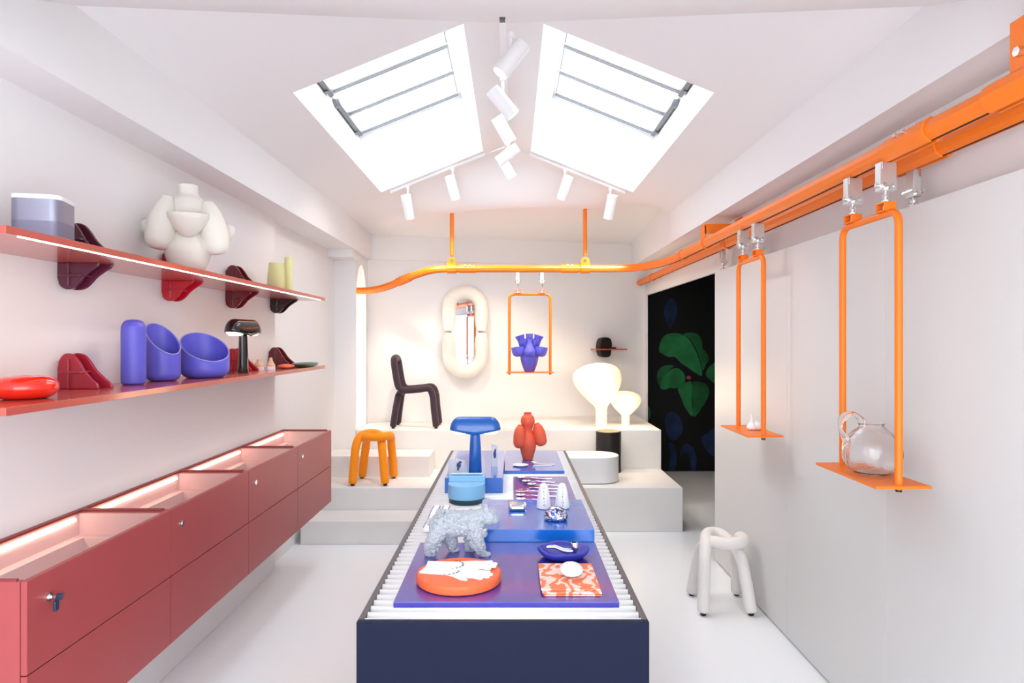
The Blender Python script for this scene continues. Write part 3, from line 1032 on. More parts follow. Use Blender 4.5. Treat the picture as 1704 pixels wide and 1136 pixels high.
cutlery('teaspoon', 'silver teaspoon lying second from the back on the violet board', .135, 3.95, .18, 0)
cutlery('teaspoon', 'silver teaspoon lying third from the back on the violet board', .165, 3.86, .17, 0)
cutlery('knife', 'silver knife lying between the teaspoons and the fork', .12, 3.775, .22, 0)
cutlery('fork', 'silver fork lying between the knife and the large spoons', .095, 3.70, .24, 0)
cutlery('tablespoon', 'large silver spoon lying behind the nearest spoon', .095, 3.59, .24, 0)
cutlery('tablespoon', 'large silver spoon lying nearest the cobalt block', .095, 3.50, .24, 0)

# silver pebble and shell dome on the block
t = thing('silver_pebble', 'mirror-polished rounded square pebble on the cobalt block', 'ornament', (.025, 3.08, .8855))
bm = NB(); prism(bm, rsq(.042, .018, 6), 0, .028); obj('body', bm, 'chrome', t, bevel=.011, ang=60)
t = thing('patterned_dome', 'patterned silver blue half dome before the white shakers', 'ornament', (.194, 2.90, .8855))
bm = NB(); lathe(bm, vessel([(.044, 0), (.0535, .006), (.052, .022), (.04, .045), (.018, .058), (.0, .060)], 4), 40, Matrix.Diagonal((1, .8, 1, 1)))
obj('shell', bm, 'shell', t)

def shaker(x, y, word, label):
    t = thing('white_shaker', label, 'shaker', (x, y, .8855), 0, 'white lettered shakers')
    bm = NB(); lathe(bm, vessel([(.030, 0), (.0335, .004), (.033, .02), (.026, .075), (.019, .105), (.010, .117), (0, .119)], 4), 40)
    obj('body', bm, 'white', t)
    bm = NB()
    n = len(word)
    for i, c in enumerate(word):
        if c == ' ': continue
        b2 = text_bm(c, .0135, .0003)
        z = .098 - .078 * i / (n - 1)
        rr = .0335 + (.019 - .0335) * max(0, (z - .01)) / .095
        rr = {True: rr}[True]
        # radius of the body at this height
        rr = .033 - (.033 - .026) * min(1, max(0, (z - .02) / .055)) - (.007) * min(1, max(0, (z - .075) / .03))
        bmesh.ops.transform(b2, matrix=Matrix.Translation((0, -rr - .0006, z)) @ Euler((pi / 2 - .12, 0, 0)).to_matrix().to_4x4(), verts=b2.verts[:])
        me = bpy.data.meshes.new('tmp'); b2.to_mesh(me); b2.free(); bm.from_mesh(me); bpy.data.meshes.remove(me)
    obj('lettering', bm, 'ink', t, smooth=False, label='dark letters running down the front')
shaker(.150, 3.10, 'HEIRIM', 'white tapered shaker with six letters, left of its twin on the cobalt block')
shaker(.238, 3.10, 'CICRINE', 'white tapered shaker with seven letters, right of its twin on the cobalt block')

# orange disc with gloves
t = thing('round_cushion', 'flat round orange disc under the white gloves', 'cushion', (-.187, 2.31, .8325))
bm = NB(); lathe(bm, vessel([(.140, 0), (.147, .003), (.1485, .012), (.1485, .024), (.145, .032), (.135, .034)], 4) + [(0, .034)], 72)
obj('body', bm, 'coral' if False else mat('orange_leatherette', '#fb6f3d', .5), t, ang=60)
def glove(label, loc, rz, h, seam):
    t = thing('cotton_glove', label, 'glove', loc, rz, 'white printed cotton gloves')
    pts = [(-.13, -.045), (-.13, .045), (-.02, .033), (.02, .040), (.055, .043), (.085, .040)]
    def finger(bx, by, L, w, a):
        d = Vector((cos(a), sin(a))); n_ = Vector((-sin(a), cos(a)))
        b = Vector((bx, by)); o = []
        for s, f in ((.5, .0), (.5, .85), (.36, .95), (0, 1.0), (-.36, .95), (-.5, .85), (-.5, 0)):
            p = b + d * L * f + n_ * w * s
            o.append((p.x, p.y))
        return o
    for f in (finger(.080, .030, .045, .018, .18), finger(.086, .011, .056, .019, .05), finger(.086, -.009, .052, .019, -.08), finger(.080, -.028, .040, .018, -.22)):
        pts += f
    pts += [(.06, -.042), (.05, -.048), (.07, -.062), (.068, -.070), (.045, -.068), (.015, -.050), (-.02, -.036)]
    bm = NB(); prism(bm, pts, 0, h)
    obj('glove_body', bm, 'paper', t, smooth=False, bevel=.0008)
    bm = NB()
    random.seed(seam)
    for k in range(8):
        a = -1.25 + 2.3 * k / 7
        cx, cy = -.045 + .055 * cos(a), .048 * sin(a)
        m_ = Matrix.Translation((cx, cy, h)) @ Matrix.Rotation(a + pi / 2 + .3 * (k % 2), 4, 'Z')
        for dx in (-.004, .0, .004):
            box(bm, dx - .0008, dx + .0008, -.003 - .001 * (k % 2), .003, 0, .0006, m_)
        box(bm, -.005, .005, -.0007, .0007, 0, .0006, m_)
    obj('printed_marks', bm, 'ink', t, smooth=False)
    t.scale = (.93, .93, 1)
    return t
glove('white cotton glove lying underneath, its fingers towards the front of the orange disc', (-.196, 2.290, .867), -.30, .005, 3)
glove('white cotton glove lying on top, its fingers pointing right on the orange disc', (-.184, 2.340, .8725), .02, .006, 5)

# blue dish with the silver pipe
t = thing('organic_dish', 'blue organic dish with a wavy thick rim holding a silver pipe', 'dish', (.200, 2.555, .8325))
bm = NB()
seg = 64; rings = []
prof = [(.0, 0), (.06, 0), (.085, .008), (.10, .024), (.103, .034), (.097, .040), (.088, .036), (.07, .024), (.045, .018), (.0, .016)]
for r, z in prof:
    ring = []
    for i in range(seg):
        a = 2 * pi * i / seg
        wob = 1 + .025 * sin(3 * a + .6) + .012 * sin(5 * a)
        zz = z + (.0028 * sin(4 * a + 1) if z > .02 else 0)
        ring.append(bm.verts.new((max(r, .0005) * wob * cos(a), max(r, .0005) * wob * .88 * sin(a), zz)))
    rings.append(ring)
for a, b in zip(rings, rings[1:]):
    for i in range(seg):
        j = (i + 1) % seg
        bm.faces.new((a[i], a[j], b[j], b[i]))
obj('body', bm, 'violet_dk', t, sub=1, ang=80)
t = thing('silver_pipe', 'polished silver pipe lying in the blue dish', 'pipe', (.200, 2.545, .852))
bm = NB(); sp = smooth_path([(-.062, .010, .020), (-.035, .008, .022), (.0, -.004, .012), (.028, -.008, .010), (.04, -.006, .014)], 8)
tube(bm, sp, [.006 + .007 * (i / len(sp)) for i in range(len(sp))], 16, cap='round'); obj('stem', bm, 'chrome', t)
bm = NB(); lathe(bm, [(0, -.002), (.010, 0), (.016, .008), (.0165, .02), (.014, .036), (.010, .037), (.010, .02), (0, .018)], 28, Matrix.Translation((.042, -.004, .006)))
obj('bowl', bm, 'chrome', t, ang=60)

# printed scarf and white pebble
t = thing('folded_scarf', 'folded orange and white printed scarf under the white pebble', 'scarf', (.199, 2.30, .8325))
bm = NB()
for k, (x0, x1, y0, y1) in enumerate([(-.094, .098, -.135, .135), (-.098, .100, -.13, .140), (-.102, .097, -.115, .142)]):
    box(bm, x0, x1, y0, y1, .0055 * k, .0055 * k + .005)
obj('folds', bm, 'scarf', t, smooth=True, bevel=.0024)
t = thing('white_pebble', 'smooth white oval pebble resting on the printed scarf', 'ornament', (.210, 2.315, .8495))
bm = NB()
ball(bm, (0, 0, .021), (.041, .056, .021), 40)
obj('body', bm, 'white', t)
b2 = text_bm('celine'[0:0] + '~ - ~', .009, .0003)
bmesh.ops.transform(b2, matrix=Matrix.Translation((.004, .018, .0405)) @ Matrix.Rotation(-.18, 4, 'Z'), verts=b2.verts[:])
obj('printed_mark', b2, 'ink', t, smooth=False)

# grey bear
def bear():
    bm = NB()
    def E(c, r, rot=None): ball(bm, c, r, 20, rot)
    def L(pts, r): tube(bm, smooth_path(pts, 5), [r[0] + (r[1] - r[0]) * i / (5 * (len(pts) - 1)) for i in range(5 * (len(pts) - 1) + 1)], 14, cap='round')
    E((-.075, 0, .112), (.050, .046, .050)); E((-.03, 0, .116), (.060, .050, .052)); E((.02, 0, .120), (.060, .048, .050))
    E((.055, 0, .124), (.050, .046, .050)); E((.045, 0, .145), (.036, .03, .028))
    L([(.06, 0, .13), (.09, 0, .145), (.108, -.004, .150)], (.040, .032))
    E((.110, -.004, .148), (.035, .034, .032)); E((.128, -.006, .141), (.022, .021, .020)); L([(.128, -.007, .138), (.138, -.009, .134)], (.016, .013))
    E((.098, .020, .181), (.011, .007, .012)); E((.104, -.026, .179), (.011, .007, .012))
    # hind legs
    L([(-.08, -.022, .10), (-.102, -.026, .065), (-.118, -.026, .035), (-.122, -.026, .012)], (.036, .018)); L([(-.125, -.026, .009), (-.105, -.028, .007)], (.014, .010))
    L([(-.06, .024, .10), (-.045, .026, .065), (-.036, .026, .035), (-.034, .026, .012)], (.036, .018)); L([(-.036, .026, .009), (-.016, .026, .007)], (.015, .010))
    # fore legs
    L([(.055, -.026, .115), (.066, -.028, .07), (.080, -.028, .032), (.088, -.028, .013)], (.034, .017)); L([(.088, -.028, .009), (.114, -.028, .006)], (.014, .009))
    L([(.045, .026, .11), (.042, .028, .065), (.034, .028, .035), (.030, .028, .012)], (.030, .015)); L([(.028, .028, .009), (.046, .028, .007)], (.013, .009))
    E((-.122, 0, .125), (.012, .010, .014))
    # curly lumps over the coat
    random.seed(11)
    for k in range(640):
        u = random.random()
        if k % 3:
            cx = -.10 + .20 * u; a = random.uniform(-1.4, pi + 1.4)
            p = (cx, .044 * cos(a), .120 + .045 * sin(a))
        else:
            lx, ly = random.choice([(-.118, -.026), (-.036, .026), (.078, -.028), (.034, .028)])
            a = random.uniform(0, 2 * pi); z = random.uniform(.015, .08)
            rr = .012 + .18 * z
            sx = {-.118: .45, -.036: -.3, .078: -.25, .034: .12}[lx]
            p = (lx + sx * z + rr * cos(a), ly + rr * .8 * sin(a), z)
        s = random.uniform(.006, .0115)
        bmesh.ops.create_icosphere(bm, subdivisions=1, radius=s, matrix=Matrix.Translation(p))
    me = obj('bear_figurine', bm, 'bear')
    md = me.modifiers.new('remesh', 'REMESH'); md.mode = 'VOXEL'; md.voxel_size = .0016; md.use_smooth_shade = True
    md = me.modifiers.new('smooth', 'SMOOTH'); md.iterations = 1; md.factor = .4
    tx = bpy.data.textures.new('curls', 'VORONOI'); tx.noise_scale = .009
    md = me.modifiers.new('curls', 'DISPLACE'); md.texture = tx; md.strength = .006; md.mid_level = .5; md.texture_coords = 'LOCAL'
    return me
b = bear()
b.location = (-.205, 2.60, .8330)
tag(b, 'pale grey lumpy bear figurine striding right on the violet-blue board', 'figurine')

# ------------------------------------------------------------------ padded stools and chair
def resample(path, i0, i1): return path[i0:i1 + 1]
def leg_end(P):
    d = (P[-1] - P[-2]).normalized()
    return list(P[:-1]) + [P[-1] + d * .004, P[-1] + d * .011]
def stool(label, loc, rotz, m):
    t = thing('padded_stool', label, 'stool', loc, rotz, 'knotted padded tube stools')
    r = .037
    A = smooth_path([(-.155, -.155, .03), (-.145, -.135, .20), (-.135, -.115, .34), (-.115, -.070, .415), (-.085, .02, .435), (-.03, .085, .435), (.035, .075, .42), (.075, -.02, .375), (.095, -.09, .33), (.115, -.125, .20), (.135, -.155, .03)], 8)
    B = smooth_path([(.155, .155, .03), (.148, .135, .20), (.140, .115, .33), (.145, .07, .405), (.135, -.03, .425), (.08, -.10, .425), (-.01, -.115, .425), (-.065, -.06, .42), (-.075, .03, .385), (-.09, .10, .33), (-.115, .13, .20), (-.14, .155, .03)], 8)
    bm = NB()
    a0 = 16; a1 = len(A) - 1 - 16
    tube(bm, A[a0:a1 + 1], r, 24); tube(bm, B[a0:len(B) - 16], r, 24)
    obj('seat', bm, m, t, ang=60)
    for P in (A[:a0 + 2][::-1], A[a1 - 1:], B[:a0 + 2][::-1], B[len(B) - 18:]):
        P = leg_end(P)
        bm = NB(); tube(bm, P, [r * .97] + [r] * (len(P) - 3) + [r * .96, r * .80], 24); lg = obj('leg', bm, m, t, ang=60)
        e = P[-1]
        bm = NB(); cyl(bm, (e.x, e.y, .001), (e.x, e.y, .022), .015, 20, .022); obj('foot_cap', bm, 'foot', lg)
    return t
stool('orange padded tube stool standing on the concrete tread', (-1.265, 5.98, .386), 0, 'or_fab')
stool('white padded tube stool standing on the floor by the pale panel', (1.325, 4.155, 0), 0, 'wh_fab')

t = thing('padded_chair', 'dark plum padded tube chair on the high platform, seen from the side', 'chair', (-1.005, 6.86, .775), 0)
r = .034
W = .145
def side(s):
    return [(.225, s * W, .03), (.205, s * W, .20), (.19, s * W, .34), (.150, s * W, .408), (.06, s * W, .402), (-.06, s * W, .392), (-.125, s * W, .395), (-.165, s * W, .44), (-.19, s * W, .56), (-.205, s * W, .66)]
S0 = smooth_path(side(-1), 6); S1 = smooth_path(side(1), 6)
top = smooth_path([side(-1)[-1], (-.212, -W * .80, .705), (-.214, -W * .35, .722), (-.214, W * .35, .722), (-.212, W * .80, .705), side(1)[-1]], 6)
bm = NB(); tube(bm, S0[-16:-1] + top + S1[-16:-1][::-1], r, 22); obj('backrest', bm, 'plum', t, ang=60)
for S in (S0, S1):
    bm = NB(); tube(bm, S[12:-15], r, 22); obj('seat', bm, 'plum', t, ang=60)
    P = leg_end(S[:13][::-1])
    bm = NB(); tube(bm, P, [r] * (len(P) - 2) + [r * .96, r * .80], 22); lg = obj('leg', bm, 'plum', t, ang=60)
    bm = NB(); cyl(bm, (.225, S[0].y, .001), (.225, S[0].y, .022), .014, 18, .020); obj('foot_cap', bm, 'foot', lg)
bm = NB(); tube(bm, smooth_path([(-.17, -.105, .33), (-.155, -.06, .365), (-.15, .06, .365), (-.17, .105, .33)], 6), r * .97, 22)
obj('cross_tube', bm, 'plum', t, ang=60)
for s in (-1, 1):
    P = smooth_path([(-.17, s * .105, .33), (-.195, s * .128, .18), (-.215, s * .145, .03)], 8)
    P = leg_end(P)
    bm = NB(); tube(bm, P, [r] * (len(P) - 2) + [r * .96, r * .80], 22); lg = obj('leg', bm, 'plum', t, ang=60)
    bm = NB(); cyl(bm, (-.215, s * .145, .001), (-.215, s * .145, .022), .014, 18, .020); obj('foot_cap', bm, 'foot', lg)

# pouf and charred log
t = thing('pouf', 'pale grey stadium-shaped pouf on the tread beside the far end of the table', 'pouf', (.60, 6.06, .386), 0)
pts = []
for cx, a0 in ((.195, -pi / 2), (-.195, pi / 2)):
    for k in range(25): pts.append((cx + .19 * cos(a0 + pi * k / 24), .19 * sin(a0 + pi * k / 24)))
bm = NB(); prism(bm, pts, .006, .238); obj('body', bm, mat('pale_grey_upholstery', '#e8e9ea', .8, bump=.1, bscale=200), t, bevel=.006, ang=50)
bm = NB(); prism(bm, [(x * .97, y * .95) for x, y in pts], 0, .006); obj('base', bm, 'foot', t, ang=50)
t = thing('log_table', 'charred black round log table with a brass-coloured top behind the pouf', 'side table', (.952, 6.46, .386), 0)
bm = NB()
seg = 64; rings = []
for k in range(25):
    z = .395 * k / 24
    rings.append([bm.verts.new(((.122 + .0025 * sin(9 * 2 * pi * i / seg + 5 * z) + random.uniform(-.001, .001)) * cos(2 * pi * i / seg), (.122 + .0025 * sin(7 * 2 * pi * i / seg)) * sin(2 * pi * i / seg), z)) for i in range(seg)])
for a, b in zip(rings, rings[1:]):
    for i in range(seg):
        j = (i + 1) % seg
        bm.faces.new((a[i], a[j], b[j], b[i]))
bm.faces.new(rings[0][::-1]); bm.faces.new(rings[-1])
obj('trunk', bm, 'darkwood', t, ang=50)
bm = NB(); lathe(bm, [(0, .395), (.118, .395), (.120, .399), (.117, .403), (0, .403)], 48); obj('top', bm, 'gold', t)

# glowing lamps on the platform
def glow(label, loc, hgt, w, lean, stem_r, stem_h, pw):
    t = thing('glowing_lamp', label, 'lamp', loc, 0, 'warm glowing glass lamps')
    bm = NB(); cyl(bm, (0, 0, 0), (0, 0, stem_h + .04), stem_r, 32); obj('stem', bm, 'stemglass', t, ang=50)
    bm = NB()
    seg = 48; rings = []
    H = hgt - stem_h
    for f, rr in ((0, stem_r * 1.05 / (w / 2)), (.05, .26), (.12, .38), (.25, .60), (.38, .79), (.5, .92), (.6, .985), (.7, 1.0), (.8, .95), (.88, .82), (.94, .62), (.98, .36), (1, .001)):
        R_ = rr * w / 2
        ofs = lean * min(1, f * 1.3)
        rings.append([bm.verts.new((R_ * cos(2 * pi * i / seg) + ofs, R_ * .85 * sin(2 * pi * i / seg), stem_h + H * f + .10 * R_ * cos(2 * pi * i / seg) * (1 if lean < 0 else -.6) * f)) for i in range(seg)])
    for a, b in zip(rings, rings[1:]):
        for i in range(seg):
            j = (i + 1) % seg
            bm.faces.new((a[i], a[j], b[j], b[i]))
    bm.faces.new(rings[0][::-1]); bm.faces.new(rings[-1])
    obj('globe', bm, 'lampglass', t, ang=70)
    d = bpy.data.lights.new('lamp_light', 'POINT'); d.energy = pw; d.color = (1, .80, .55); d.shadow_soft_size = w / 2 * .9
    l = bpy.data.objects.new('lamp_light', d); COL.objects.link(l)
    l.location = (loc[0] + lean * .5, loc[1] - w * .62, loc[2] + hgt * .62)
    return t
glow('large glowing opal glass lamp leaning left on the platform under the small wall shelf', (.93, 6.82, .775), .67, .505, -.05, .058, .19, 6)
glow('small glowing opal glass lamp at the right end of the platform', (1.215, 7.0, .775), .365, .335, .0, .044, .09, 3)

# mirror on the back wall
bw = math.atan(.26)
mx = -.545; my = backY(mx)
t = thing('padded_mirror', 'tall oval mirror in two thick white padded halves on the back wall', 'mirror', (mx, my - .012, 1.20), .215)
HW, HH, rt = .186, .448, .074
def halfloop(up):
    pts = []
    s = 1 if up else -1
    pts.append((-HW, -.10, 0 + s * .012)); pts.append((-HW, -.10, s * (HH - HW)))
    for k in range(1, 12):
        a = pi - pi * k / 12
        pts.append((HW * cos(a), -.10, s * (HH - HW + HW * 1.0 * sin(a))))
    pts.append((HW, -.10, s * (HH - HW))); pts.append((HW, -.10, s * .012))
    return pts
ZM = .575
for up in (True, False):
    bm = NB()
    P = [Vector(p) + Vector((0, 0, ZM)) for p in halfloop(up)]
    N = len(P)
    Q = []
    for a, b in zip(P, P[1:]):
        for k in range(4): Q.append(a.lerp(b, k / 4))
    Q.append(P[-1])
    L0 = len(Q)
    rad = []
    for i in range(L0):
        d = min((Q[i] - Q[0]).length if i < L0 / 2 else 9, (Q[i] - Q[-1]).length if i >= L0 / 2 else 9)
        rad.append(rt * (min(1, .72 + d / .09 * .28)))
    tube(bm, Q, rad, 26, cap='flat')
    obj('padded_frame', bm, mat('cream_padding', '#f0e9e0', .85, sheen=.2) if up else bpy.data.materials['cream_padding'], t, ang=70, bevel=.012)
bm = NB()
pts = []
for k in range(17): pts.append((.15 * cos(pi * k / 16), ZM + (HH - HW) + .15 * sin(pi * k / 16)))
for k in range(17): pts.append((-.15 * cos(pi * k / 16), ZM - (HH - HW) - .15 * sin(pi * k / 16)))
prism(bm, pts, -.075, -.065, 'y'); obj('mirror_glass', bm, 'mirror', t, ang=30)
bm = NB(); prism(bm, pts, -.064, -.001, 'y'); obj('backing', bm, 'white', t, ang=30)

# small wall shelf with a black stone bracket
sx = 1.105; sy = backY(sx)
t = thing('small_wall_shelf', 'small red wall shelf held by a black stone bracket above the glowing lamps', 'shelf', (sx, sy - .002, 1.565), bw)
bm = NB()
box(bm, -.17, .235, -.17, 0, 0, .014); obj('shelf_board', bm, 'salmon', t, smooth=False, bevel=.004)
bm = NB()
pp = smooth_path([(-.085, 0, -.03), (-.06, 0, -.075), (0, 0, -.088), (.05, 0, -.07), (.065, 0, 0), (.07, 0, .08), (.05, 0, .135), (-.01, 0, .15), (-.07, 0, .13), (-.092, 0, .05)], 5, closed=True)
prism(bm, [(p.x - .01, p.z) for p in pp], -.12, -.001, 'y'); obj('stone_bracket', bm, 'blk_stone', t, bevel=.012, ang=50)
bm = NB(); ball(bm, (.08, -.10, .022), (.045, .03, .012), 14); obj('stone_toe', bm, 'blk_stone', t)

# ------------------------------------------------------------------ overhead rails
def rail_prof(r=.037, slot=.007):
    o = []
    for k in range(10):
        a = -pi / 2 + .35 + (2 * pi - .70) * k / 9
        o.append((r * cos(a), r * sin(a)))
    # return inside the slot
    o.append((-slot, -r * .93)); o.append((-slot, -r * .3)); o.append((slot, -r * .3)); o.append((slot, -r * .93))
    return o
ZRL = 2.38
path1 = [(1.40, .55, ZRL), (1.40, 2.0, ZRL), (1.40, 4.0, ZRL), (1.40, 5.3, ZRL)] + \
        list(smooth_path([(1.40, 5.3, ZRL), (1.395, 5.6, ZRL), (1.365, 5.86, ZRL), (1.30, 6.12, ZRL), (1.18, 6.31, ZRL), (.98, 6.395, ZRL), (.70, 6.40, ZRL)], 6)) + \
        [(.4, 6.4, ZRL), (0, 6.4, ZRL), (-.4, 6.4, ZRL)] + \
        list(smooth_path([(-.55, 6.40, ZRL), (-.70, 6.41, 2.377), (-.82, 6.44, 2.364), (-.95, 6.52, 2.335), (-1.09, 6.63, 2.297), (-1.24, 6.74, 2.250), (-1.36, 6.82, 2.222), (-1.47, 6.88, 2.207), (-1.60, 6.93, 2.203), (-2.2, 7.02, 2.20)], 6))
q = [Vector(path1[0])]
for p in path1[1:]:
    if (Vector(p) - q[-1]).length > .004: q.append(Vector(p))
path1 = q
rt_ = thing('overhead_rail', 'long orange overhead rail curving from the right wall across the back to the niche', 'rail', (0, 0, 0))
bm = NB(); sweep(bm, path1, rail_prof()); obj('rail_tube', bm, 'orange', rt_, ang=30)
bm = NB()
sweep(bm, [p - Vector((0, 0, .034)) for p in path1], [(-.006, 0), (.006, 0), (.006, .008), (-.006, .008)])  # dark strip laid in the slot as its painted shade
obj('slot', bm, 'slot_shade', rt_, smooth=False)

def sleeve(parent, c, d, L=.17, bolts=True, r=.044):
    c = Vector(c); d = Vector(d).normalized()
    bm = NB()
    sweep(bm, [c - d * L / 2, c + d * L / 2], [(a * r / .037, b * r / .037) for a, b in rail_prof()])
    s = obj('sleeve', bm, 'orange', parent, ang=30, bevel=.0015)
    if bolts:
        sd = d.cross(Vector((0, 0, 1))).normalized()
        for k in (-.022, .022):
            for sg in (-1, 1):
                bm = NB()
                p = c + d * k + Vector((0, 0, .024)) + sd * sg * .034
                cyl(bm, p, p + sd * sg * .012 + Vector((0, 0, .004)), .0085, 12)
                obj('bolt', bm, 'chrome', s)
            bm = NB(); p = c + d * k + Vector((0, 0, .040)); cyl(bm, p, p + Vector((0, 0, .016)), .004, 8); obj('bolt', bm, 'chrome', s)
    return s
def hang_lug(parent, c, d, rodtop, bolt=True):
    """clamp round the rail, lug with a bolt, and a rod up to the ceiling"""
    c = Vector(c); d = Vector(d).normalized()
    bm = NB()
    sweep(bm, [c - d * .045, c + d * .045], [(a * 1.3, b * 1.3) for a, b in rail_prof()])
    cl = obj('clamp', bm, 'orange', parent, ang=30, bevel=.0015)
    sd = d.cross(Vector((0, 0, 1))).normalized()
    M3 = Matrix(((d.x, sd.x, 0, c.x), (d.y, sd.y, 0, c.y), (0, 0, 1, c.z), (0, 0, 0, 1)))
    bm = NB()
    pr = [(-.042, .03), (.042, .03), (.042, .085)] + [(.042 * cos(a), .085 + .030 * sin(a)) for a in (.5, 1.0, 1.57, 2.14, 2.64)] + [(-.042, .085)]
    for yy in (-.014, .008):
        prism(bm, pr, yy, yy + .006, 'y', M3)
    obj('lug', bm, 'orange', cl, bevel=.001)
    bm = NB()
    cyl(bm, c + Vector((0, 0, .082)) - sd * .024, c + Vector((0, 0, .082)) + sd * .024, .011, 16)
    obj('bolt', bm, 'chrome', cl)
    if rodtop:
        bm = NB(); cyl(bm, c + Vector((0, 0, .082)), c + Vector((0, 0, .135)), .008, 12); obj('eye_bolt', bm, 'chrome', cl)
        bm = NB(); cyl(bm, c + Vector((0, 0, .13)), c + Vector((0, 0, rodtop)), .020, 20); obj('ceiling_rod', bm, 'orange', parent)
hang_lug(rt_, (-.588, 6.40, ZRL), (1, 0, 0), .545)
hang_lug(rt_, (.715, 6.40, ZRL), (1, 0, 0), .60)
sleeve(rt_, (-.435, 6.40, ZRL), (1, 0, 0)); sleeve(rt_, (.565, 6.40, ZRL), (1, 0, 0))
sleeve(rt_, (-1.10, 6.637, 2.294), (-.15, .11, -.047), L=.19)
sleeve(rt_, (1.40, 2.30, ZRL), (0, 1, 0), L=.26)
# collars along the right wall
for y in (4.70, 5.35):
    bm = NB(); sweep(bm, [Vector((1.40, y - .008, ZRL)), Vector((1.40, y + .008, ZRL))], [(a * 1.22, b * 1.22) for a, b in rail_prof()])
    obj('collar', bm, 'orange', rt_, ang=30)
# wall brackets
def wall_bracket(parent, y, L, w=.10):
    bm = NB()
    box(bm, 1.375, XR - .001, y - w / 2, y + w / 2, 2.50, 2.512)
    box(bm, 1.375, XR - .001, y - w / 2, y - w / 2 + .006, 2.44, 2.50)
    box(bm, 1.376, 1.386, y - w / 2, y + w / 2, 2.40, 2.50)
    box(bm, XR - .008, XR - .001, y - w / 2 - .02, y + w / 2 + .02, 2.42, 2.56)
    b = obj('wall_bracket', bm, 'orange', parent, smooth=False, bevel=.001)
    bm = NB()
    for x in (1.45, 1.54): cyl(bm, (x, y, 2.47), (x, y, 2.50), .010, 12)
    obj('bolt', bm, 'chrome', b)
wall_bracket(rt_, 4.72, .1)
# near wall bracket: upright plate with a large bolt and an octagonal clamp
bm = NB(); box(bm, 1.392, 1.402, 1.62, 1.83, 2.40, 2.565); box(bm, 1.402, XR - .001, 1.62, 1.83, 2.558, 2.566)
nb = obj('wall_bracket', bm, 'orange', rt_, smooth=False, bevel=.001)
bm = NB(); cyl(bm, (1.374, 1.785, 2.468), (1.392, 1.785, 2.468), .014, 6); obj('bolt', bm, 'chrome', nb, ang=20)
sleeve(rt_, (1.40, 1.78, ZRL), (0, 1, 0), L=.24, bolts=False, r=.045)

# second rail carrying the sliding panel
XP = 1.556
r2 = thing('panel_rail', 'second orange rail running behind the first along the right wall', 'rail', (0, 0, 0))
path2 = [Vector((XP, y, ZRL)) for y in (.55, 2, 4, 6, 7.98)]
bm = NB(); sweep(bm, path2, rail_prof()); obj('rail_tube', bm, 'orange', r2, ang=30)
bm = NB(); sweep(bm, [p - Vector((0, 0, .034)) for p in path2], [(-.006, 0), (.006, 0), (.006, .008), (-.006, .008)]); obj('slot', bm, 'slot_shade', r2, smooth=False)  # strip in the slot is painted shade here as well
sleeve(r2, (XP, 2.50, ZRL), (0, 1, 0), L=.30)
for y in (4.72, 7.25):
    bm = NB(); sweep(bm, [Vector((XP, y - .02, ZRL)), Vector((XP, y + .02, ZRL))], [(a * 1.22, b * 1.22) for a, b in rail_prof()])
    obj('collar', bm, 'orange', r2, ang=30)
for y in (2.5, 4.7, 7.2):
    bm = NB(); box(bm, XP + .03, XR - .001, y - .03, y + .03, ZRL - .01, ZRL + .01); obj('wall_bracket', bm, 'orange', r2, smooth=False)

# ------------------------------------------------------------------ sliding panel
def trolley(parent, x, y, ztop, zblock, along='y', mt=None, w=.062, d=.034, name='trolley'):
    """galvanised carriage reaching from the rail slot down to a threaded bolt"""
    def P(a, b, c): return (x + (b if along == 'y' else a), y + (a if along == 'y' else b), c)
    bm = NB()
    hb = ztop - .108
    if along == 'y': box(bm, x - w / 2, x + w / 2, y - d / 2, y + d / 2, hb, ztop)
    else: box(bm, x - w / 2, x + w / 2, y - d / 2, y + d / 2, hb, ztop)
    tr = obj(name, bm, 'steel', parent, smooth=False, bevel=.002)
    for sx_ in (-.019, 0, .019):
        bm = NB(); cyl(bm, (x + sx_, y - d / 2 - .012, hb + .012 + (.008 if sx_ else 0)), (x + sx_, y + d / 2 + .006, hb + .012 + (.008 if sx_ else 0)), .0085, 10)
        obj('nut', bm, 'chrome', tr, ang=30)
    bm = NB(); cyl(bm, (x - w / 2 - .008, y, hb + .022), (x + w / 2 + .008, y, hb + .022), .008, 10); obj('cross_bolt', bm, 'chrome', tr, ang=30)
    bm = NB(); cyl(bm, (x + w / 2 - .006, y - d / 2 - .004, hb + .075), (x + w / 2 - .006, y - d / 2 - .004, ztop), .005, 10); obj('side_bolt', bm, 'chrome', tr, ang=30)
    bm = NB()
    cyl(bm, (x, y, zblock), (x, y, hb + .006), .0065, 12); cyl(bm, (x, y, hb - .022), (x, y, hb - .012), .014, 12); cyl(bm, (x, y, zblock), (x, y, zblock + .008), .016, 6)
    obj('threaded_bolt', bm, 'chrome', tr, ang=30)
    return tr
bounds = [.70, 1.74, 2.71, 3.68, 4.99]
pn = thing('sliding_panel', 'large pale grey sliding panel hanging in front of the right wall', 'panel', (1.547, .7, .012))
for a, b in zip(bounds, bounds[1:]):
    bm = NB(); box(bm, 0, .028, a - .7 + .0006, b - .7 - .0006, 0, 2.188)
    obj('panel_board', bm, 'panel', pn, smooth=False, bevel=.0012)
for y in (2.55, 4.14, 4.86):
    trolley(pn, XP - 1.547 + .008, y - .7, ZRL - .036 - .012, 2.188, 'y', w=.03, d=.05)

